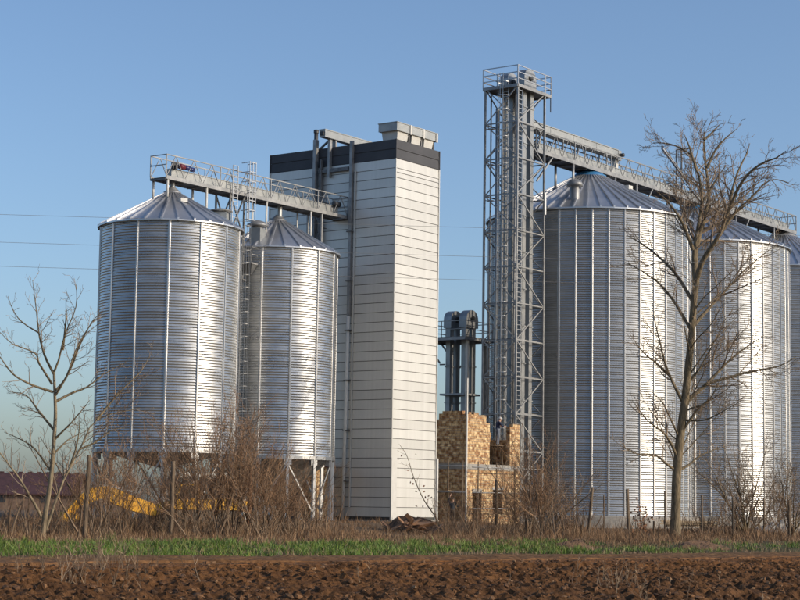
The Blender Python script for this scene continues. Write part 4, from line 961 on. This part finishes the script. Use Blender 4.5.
LB = [limb(YT, .17, .02, (696, 284), (694.5, 258), (698, 240), (706, 212), (709, 193), (706, 168), (704, 140), (705, 131)),
      limb(YT, .15, .02, (696, 281), (701, 265), (708, 252), (719, 235), (729, 210), (742, 182), (759, 165), (776, 158), (786, 151)),
      limb(YT, .12, .02, (695, 290), (694, 262), (696, 240), (702, 200), (697, 170), (690, 154), (670, 144), (653, 143)),
      limb(YT, .09, .015, (719, 236), (734, 214), (750, 199), (770, 180), (789, 183)), limb(YT, .08, .012, (707, 168), (719, 145), (738, 128)),
      limb(YT, .08, .012, (729, 210), (735, 180), (746, 155), (750, 143)), limb(YT, .08, .012, (704, 200), (716, 180), (726, 165)),
      limb(YT, .07, .012, (697, 172), (689, 146), (684, 134)), limb(YT, .07, .012, (704, 140), (714, 131), (720, 124)),
      limb(YT, .10, .015, (692, 300), (674, 272), (648, 248), (628, 236)), limb(YT, .10, .012, (693, 250), (682, 222), (668, 202), (655, 190)),
      limb(YT, .11, .015, (692, 327), (703, 315), (714, 303), (745, 270), (773, 247)), limb(YT, .09, .012, (691, 330), (677, 306), (660, 284), (640, 270), (625, 262)),
      limb(YT, .12, .015, (686, 402), (708, 383), (731, 359), (764, 335)), limb(YT, .08, .012, (706, 384), (745, 373), (779, 366), (797, 356)),
      limb(YT, .09, .012, (684, 405), (668, 372), (660, 343), (653, 313)), limb(YT, .07, .01, (670, 376), (655, 362), (643, 352), (630, 334)),
      limb(YT, .08, .012, (677, 471), (668, 465), (655, 455), (637, 454), (621, 446)), limb(YT, .08, .012, (678, 459), (666, 435), (648, 421), (632, 400)),
      limb(YT, .08, .012, (678, 471), (690, 464), (703, 454), (726, 446)), limb(YT, .08, .012, (682, 432), (697, 410), (712, 396), (722, 374)),
      limb(YT, .06, .01, (680, 440), (664, 405), (652, 392)), limb(YT, .06, .01, (685, 420), (704, 420), (722, 412), (742, 400))]
for i in range(16):
    k = random.uniform(2.0, 7.6); q = tr[int(k)].lerp(tr[int(k) + 1], k % 1); a = random.uniform(0, 6.28); e_ = R(random.uniform(20, 55))
    LB.append((shoot(q, Vector((math.cos(a) * math.cos(e_), math.sin(a) * math.cos(e_), math.sin(e_))), random.uniform(2.2, 4.6), 6, .1, .05), random.uniform(.03, .055), .01))
tree('bare_tree', 'tall bare tree with mossy trunk standing before the big silos', tuple(b0), tr, (.25, .15), LB, big_cfg, 'bark', 'twig')

YL = 64.0; TW_MIN = .0068
lcfg = [(.22, .36, 42, .10, .05, 4, .35, 1.7), (.14, .45, 42, .14, .04, 3, .2, .75), (.13, .5, 40, .15, .03, 3, .12, .4)]
b1 = PX(42, 538, YL); b1.z = float(ground_h(b1.x, YL)) - .15
tr = [b1] + [PX(x, y, YL) for x, y in ((46, 510), (51, 478), (54, 440), (55.5, 415), (55, 398), (54, 372))]
LL = [limb(YL, .05, .008, (54, 374), (44, 354), (39, 333), (36, 307), (32.5, 280)), limb(YL, .045, .008, (54, 372), (58.5, 361), (65, 335), (76, 307), (76, 284)),
      limb(YL, .03, .006, (39, 333), (22, 322), (13, 310), (8, 296)), limb(YL, .05, .008, (53, 392), (32, 385), (13, 374), (0, 357), (-8, 350)),
      limb(YL, .045, .008, (52, 384), (39, 363), (35, 353), (13, 344), (0, 332)), limb(YL, .05, .008, (56, 390), (66, 378), (76, 350), (87, 330), (97, 318)),
      limb(YL, .045, .008, (55, 396), (70, 370), (80, 345), (92, 322), (102, 312)), limb(YL, .055, .008, (55, 402), (72, 393), (87, 387), (104, 374), (126, 362)),
      limb(YL, .045, .008, (63, 350), (66, 320), (66, 300)), limb(YL, .05, .008, (54, 430), (38, 410), (26, 395), (10, 392)), limb(YL, .045, .008, (54, 440), (72, 422), (90, 400)),
      limb(YL, .06, .01, (42, 518), (30, 496), (19, 478), (0, 453), (-12, 440)), limb(YL, .045, .008, (50, 470), (36, 450), (22, 440), (4, 432)), limb(YL, .04, .008, (53, 455), (68, 440), (84, 432)),
      limb(YL, .06, .012, (45, 532), (54, 506), (63, 482), (80, 449), (97, 420), (140, 408)), limb(YL, .04, .008, (80, 449), (96, 442), (112, 430), (128, 428)), limb(YL, .04, .008, (70, 466), (78, 440), (80, 412)),
      limb(YL, .05, .008, (97, 420), (116, 396), (140, 372), (152, 352))]
tree('bare_tree', 'slim bare tree with forked pale trunk at the left picture edge', tuple(b1), tr, (.105, .045), LL, lcfg, 'bark_pale', 'twig')

TW_MIN = .007
# small round bare tree on the right and a twiggy one at the edge
def round_tree(label, px, Yr, h, spread, nst, seed, low=.1):
    random.seed(seed); b = PX(px, 500, Yr); b.z = float(ground_h(b.x, Yr)) - .1; o = empty('small_bare_tree', tuple(b), label=label, cat='tree')
    st_, tw_ = MB(), MB()
    for i in range(nst):
        a = random.uniform(0, 6.28); el = random.uniform(35, 85); d = Vector((math.cos(a) * math.cos(R(el)), math.sin(a) * math.cos(R(el)), math.sin(R(el))))
        L = h * random.uniform(.6, 1.0) * (.75 + .25 * math.sin(R(el))); r0 = random.uniform(.03, .06)
        p = shoot(Vector((random.uniform(-.12, .12), random.uniform(-.12, .12), 0)), d, L, 8, .09, .045)
        st_.tube(p, [r0 * (1 - .85 * j / 8) for j in range(9)], 6, False); ramify(tw_, p, r0, .008, 0, [(.2, spread, 48, .12, .04, 3, .3, 1.6), (.13, .5, 45, .15, .03, 3, .15, .7)])
    st_.build('stems', 'bark', o, True); tw_.build('crown_twigs', 'twig', o)['kind'] = 'stuff'
    return o
round_tree('small round bare tree with dark stems right of the tall tree', 745, 92, 5.6, .5, 12, 5)
round_tree('twiggy small bare tree beside the right picture edge', 792, 95, 5.2, .5, 10, 6)
round_tree('slanting twiggy small tree left of the first big silo wall', 548, 86, 4.8, .4, 7, 9)

def shrub_proto(h, nst, spread, seed, lean=0.0):
    random.seed(seed); st_, tw_ = MB(), MB()
    for i in range(nst):
        a = random.uniform(0, 6.28); el = random.triangular(48, 90, 76); d = Vector((math.cos(a) * math.cos(R(el)) + lean, math.sin(a) * math.cos(R(el)), math.sin(R(el))))
        L = h * random.triangular(.45, 1.1, .85); r0 = random.choice((.012, .016, .022, .03, .045))
        p = shoot(Vector((random.gauss(0, spread), random.gauss(0, spread), -.08)), d, L, 6, .07, .02)
        st_.tube(p, [r0 * (1 - .8 * j / 6) for j in range(7)], 4, False)
        ramify(tw_, p, r0, .006, 0, [(.25, .34, 38, .13, .05, 3, .25, 1.3), (.20, .5, 42, .14, .03, 3, .12, .55)])
    return st_.mesh('stems', 'shrub', False), tw_.mesh('twigs', 'shrub_twig', False)
TW_MIN = .0055
PR = [shrub_proto(5.6, 17, .5, 21), shrub_proto(4.3, 19, .6, 22), shrub_proto(2.7, 22, .7, 23), shrub_proto(4.7, 10, .35, 24, .12), shrub_proto(1.5, 34, .8, 25)]
SHR = [(101, 1, 1, .8, 'brown shrub before the peak of the excavator boom'), (121, 1, 3, .7, 'thin leaning shrub before the middle of the excavator boom'), (76, 2, 1, .7, 'brown shrub just left of the thick left post'), (160, 1, 3, .8, 'thin leaning shrub just left of the thick post under the wide silo'), (187, 3, 0, .98, 'tall brown shrub just right of the thick post under the wide silo'),
       (206, 1, 3, .9, 'thin leaning shrub under the bright stripe of the wide left silo'), (240, 2, 1, 1.2, 'brown shrub just left of the reddish post'), (266, 1, 3, .85, 'thin leaning shrub right of the reddish post'), (288, 1, 1, .8, 'brown shrub under the bright stripe of the slim silo'),
       (462, 3, 3, .7, 'thin leaning shrub before the dark brick side wall'), (505, 0, 3, .55, 'thin leaning shrub under the gap of the brick shell'), (521, 3, 3, .9, 'brown shrub before the right pier of the brick shell'), (533, 0, 1, 1.0, 'brown shrub before the right leg of the lattice tower'), (575, 1, 4, 1.0, 'low brush left of the leaning fence post foot'),
       (700, 4, 4, 1.0, 'low brush just right of the big tree foot'), (735, 3, 2, .9, 'low brown shrub at the fence post left of the small round tree'),
       (12, 0, 4, 1.2, 'low brown brush at the very left picture edge'), (62, 1, 4, .8, 'low brown brush right of the forked pale trunk'),
       (93, 0, 3, 1.1, 'tall brown shrub just right of the thick left post'), (110, 2, 3, 1.15, 'tall brown shrub crowding the excavator boom'),
       (130, 13, 1, .8, 'brown shrub behind the right end of the excavator boom'), (148, 2, 4, .8, 'low brown shrub left of the thick post under the wide silo'),
       (176, 2, 1, 1.0, 'brown shrub around the thick post under the wide silo'), (196, 0, 1, .9, 'brown shrub below the middle of the wide left silo'),
       (214, 2, 0, 1.1, 'tall brown shrub below the right side of the wide left silo'), (230, 1, 0, 1.0, 'tall brown shrub below the gap between the two left silos'),
       (256, 0, 1, 1.0, 'brown shrub right beside the reddish post'), (276, 2, 3, .8, 'slanting brown shrub below the middle of the slim silo'), (300, 3, 2, .95, 'low brown shrub under the right legs of the slim silo'),
       (320, 1, 2, .8, 'low brown shrub left of the white tower foot'), (450, 2, 2, .7, 'low brown shrub before the dark side of the brick shell'), (474, 0, 3, .6, 'brown shrub before the corner of the brick shell'),
       (488, 2, 3, .6, 'thin brown shrub left of the dark post by the brick shell'), (514, 1, 3, .7, 'brown shrub right of the dark post by the brick shell'), (528, 0, 0, .95, 'tall brown shrub in front of the lattice tower foot'),
       (538, 3, 3, 1.0, 'slanting brown shrub right of the lattice tower foot'), (562, 1, 2, .9, 'low brown shrub left of the leaning fence post'), (640, 2, 4, .9, 'low brush between upright fence post and big tree'),
       (716, 2, 2, .9, 'low brown shrub right of the big tree trunk'), (757, 1, 2, 1.0, 'low brown shrub under the small round bare tree'), (779, 3, 1, .8, 'brown shrub left of the thick post at the right edge')]
random.seed(77)
for px, dv, k, s, lab in SHR:
    Ys = fy(px) + dv * 1.4; p = PX(px, 500, Ys); g = float(ground_h(p.x, Ys))
    o = empty('bare_shrub', (p.x, Ys, g), random.uniform(0, 6.28) if k != 3 else random.uniform(-.3, .3), label=lab, cat='shrub', group='bare brown shrubs along the old fence'); o.scale = (s * random.uniform(.9, 1.1), s, s)
    inst('stems', PR[k][0], o)['kind'] = 'stuff'; inst('twigs', PR[k][1], o)['kind'] = 'stuff'
# leafy sapling and the bent sapling before the white tower
random.seed(5)
def sapling(label, Ys, pp, r0, leaves, zone):
    b = PX(pp[0][0], pp[0][1], Ys); b.z = float(ground_h(b.x, Ys)) - .05; pts = smooth([b] + [PX(x, y, Ys) for x, y in pp[1:]], 4)
    o = empty('sapling', tuple(b), label=label, cat='sapling'); q = [p - b for p in pts]
    MB().tube(q, [r0 * (1 - .8 * i / (len(q) - 1)) for i in range(len(q))], 6, False).build('stem', 'bark', o, True)
    t = MB(); ramify(t, q, r0, .006, 0, [(.5, .22, 40, .1, .05, 3, .3, 1.2), (.3, .5, 40, .1, .03, 3, .1, .5)]); t.build('twigs', 'twig', o)['kind'] = 'stuff'
    lf = MB()
    for i in range(leaves):
        c = q[int(random.uniform(*zone) * (len(q) - 1))] + rv() * .28; u = rv().normalized() * .07; v = u.cross(rv()).normalized() * .045
        lf.add([c - u, c - v, c + u, c + v], [(0, 1, 2, 3)])
    lf.build('dead_leaves', 'deadleaf', o)['kind'] = 'stuff'
sapling('thin bent bare sapling curving up before the white tower', 82, [(441, 531), (436, 518), (424, 500), (414, 478), (407, 456), (399, 444)], .04, 26, (.3, .9))
sapling('small sapling with brown dead leaves before the first big silo', 84, [(642, 534), (641, 524), (640, 514), (642, 504)], .025, 130, (.2, 1))

# ------------------------------------------------------------------ grass, dry weeds, dead stalks
def blades(name, n, pos, hf, wf, leanf, m, label, cat, seg=2):
    x, y = pos(n); h = hf(x, y, len(x)); wdt = wf(len(x)); n = len(x); z = ground_h(x, y) - .02
    a = rng.uniform(0, 6.28, n); l = leanf(n) * h; la = rng.uniform(0, 6.28, n)
    P = np.zeros((n, 5, 3)); cx, cy = np.cos(a) * wdt, np.sin(a) * wdt
    for i, (t, k) in enumerate(((0, 1), (0, -1), (.55, -.7), (.55, .7), (1, 0))):
        P[:, i, 0] = x + k * cx + np.cos(la) * l * t * t; P[:, i, 1] = y + k * cy + np.sin(la) * l * t * t; P[:, i, 2] = z + h * t
    b = 5 * np.arange(n)[:, None]
    F = np.concatenate([b + np.array([[0, 1, 2]]), b + np.array([[0, 2, 3]]), b + np.array([[3, 2, 4]])])
    o = inst(name, npmesh(name, P.reshape(-1, 3), F, m)); tag(o, label, cat, kind='stuff')
pn = np.random.default_rng(4).random((90, 90))
def patch(x, y, c): return pn[(np.floor(x / c).astype(int)) % 90, (np.floor(y / c).astype(int)) % 90]
def soft(x, y, c):
    fx, fy_ = x / c, y / c; ix, iy = np.floor(fx).astype(int), np.floor(fy_).astype(int); tx, ty = fx - ix, fy_ - iy
    g = lambda i, j: pn[i % 90, j % 90]
    return g(ix, iy) * (1 - tx) * (1 - ty) + g(ix + 1, iy) * tx * (1 - ty) + g(ix, iy + 1) * (1 - tx) * ty + g(ix + 1, iy + 1) * tx * ty
def band(t0, t1, dens):
    def f(n):
        y = rng.uniform(44, 112, n * 3); x = rng.uniform(-.25, .25, n * 3) * y * 1.05; t = tt(x, y)
        ok = (t > t0) & (t < t1) & (dens(x, y, t) > rng.random(n * 3)); return x[ok][:n], y[ok][:n]
    return f
def wob(x, y): return tt(x, y) + 7.0 * (soft(x + 40, y, 5.5) - .5) + 3.0 * (soft(x, y + 9, 1.7) - .5)
def low(x, y): return 1 - .5 * np.exp(-((x / y - .004) / .03) ** 2)
def tufts(n, per, t0, t1, dens, rad):
    def f(_):
        y = rng.uniform(44, 112, n * 6); x = rng.uniform(-.25, .25, n * 6) * y * 1.05; t = wob(x, y)
        ok = (tt(x, y) > 2.4) & (t > t0) & (t < t1) & (dens(x, y, t) > rng.random(n * 6)); x, y = x[ok][:n], y[ok][:n]
        k = rng.integers(per // 3, per, len(x)); r = rng.uniform(.4, 1.4, len(x)) * rad
        cx, cy, cr = np.repeat(x, k), np.repeat(y, k), np.repeat(r, k); f.hs = np.repeat(.35 + 1.15 * rng.random(len(x)) ** 1.8, k)
        return cx + rng.normal(0, 1, len(cx)) * cr, cy + rng.normal(0, 1, len(cx)) * cr
    return f
gt = tufts(4300, 46, 2.0, 15, lambda x, y, t: np.clip(2.5 * (soft(x, y, 2.3) * .6 + soft(x, y, .8) * .4) - .6 - .6 * np.clip((x - 4) / 9, 0, 1), 0, 1) * sstep(2.0, 5, t) * (1 - sstep(9, 15, t)), .12)
blades('green_grass', 0, gt, lambda x, y, n: rng.uniform(.06, .2, n) * gt.hs * 1.15 * (.75 + .5 * soft(x, y, 1.6)), lambda n: rng.uniform(.006, .016, n), lambda n: rng.uniform(.1, .9, n), 'grassb', 'strip of short green grass between the track and the dry weeds', 'grass')
wt = tufts(2900, 36, 7.5, 46, lambda x, y, t: np.clip(.15 + 1.2 * soft(x, y, 2.1) * (soft(x, y, .9) + .35), 0, 1) * sstep(7.5, 15, t) * (1 - .7 * sstep(26, 40, t)), .17)
blades('dry_weeds', 0, wt, lambda x, y, n: (.10 + .5 * rng.random(n) ** 1.7) * low(x, y) * wt.hs * (.55 + .8 * soft(x, y, 3.1)) * (.3 + .7 * sstep(9, 18, wob(x, y))), lambda n: rng.uniform(.004, .012, n), lambda n: rng.uniform(.05, .85, n), 'weed', 'russet dry weeds growing along the old fence', 'weeds')
blades('dry_grass', 30000, band(1.6, 30, lambda x, y, t: .1 + .75 * soft(x, y, 1.3) ** 2 + 0 * t), lambda x, y, n: rng.uniform(.05, .24, n), lambda n: rng.uniform(.005, .014, n), lambda n: rng.uniform(.2, .95, n), 'stalk', 'bleached dry grass mixed into the green strip', 'grass')
# branching dead stalks on the near field, left and right
random.seed(15); mbk = MB()
def stalk(x, y, h):
    p = shoot(Vector((x, y, -.08)), Vector((random.gauss(0, .22), random.gauss(0, .22), 1)), h, 5, .1, .02)
    mbk.tube(p, [.011 * (1 - .7 * j / 5) for j in range(6)], 3, False); ramify(mbk, p, .009, .004, 0, [(.11, .4, 38, .12, .04, 3, .08, .4)])
for i in range(85):
    Ys = random.uniform(31, 46); px = random.gauss(95, 38); p = PX(px, 560, Ys); stalk(p.x, Ys, random.uniform(.25, .75) * (1.1 if i % 3 else 1.5))
for i in range(26):
    Ys = random.uniform(30, 38); px = random.gauss(625, 26); p = PX(px, 560, Ys); stalk(p.x, Ys, random.uniform(.3, .85))
for i in range(20):
    Ys = random.uniform(30, 46); px = random.uniform(0, 800); p = PX(px, 560, Ys); stalk(p.x, Ys, random.uniform(.2, .5))
tag(mbk.build('dead_stalks', 'stalk'), 'tan branching dead stalks standing on the near ploughed field', 'stalks', kind='stuff')
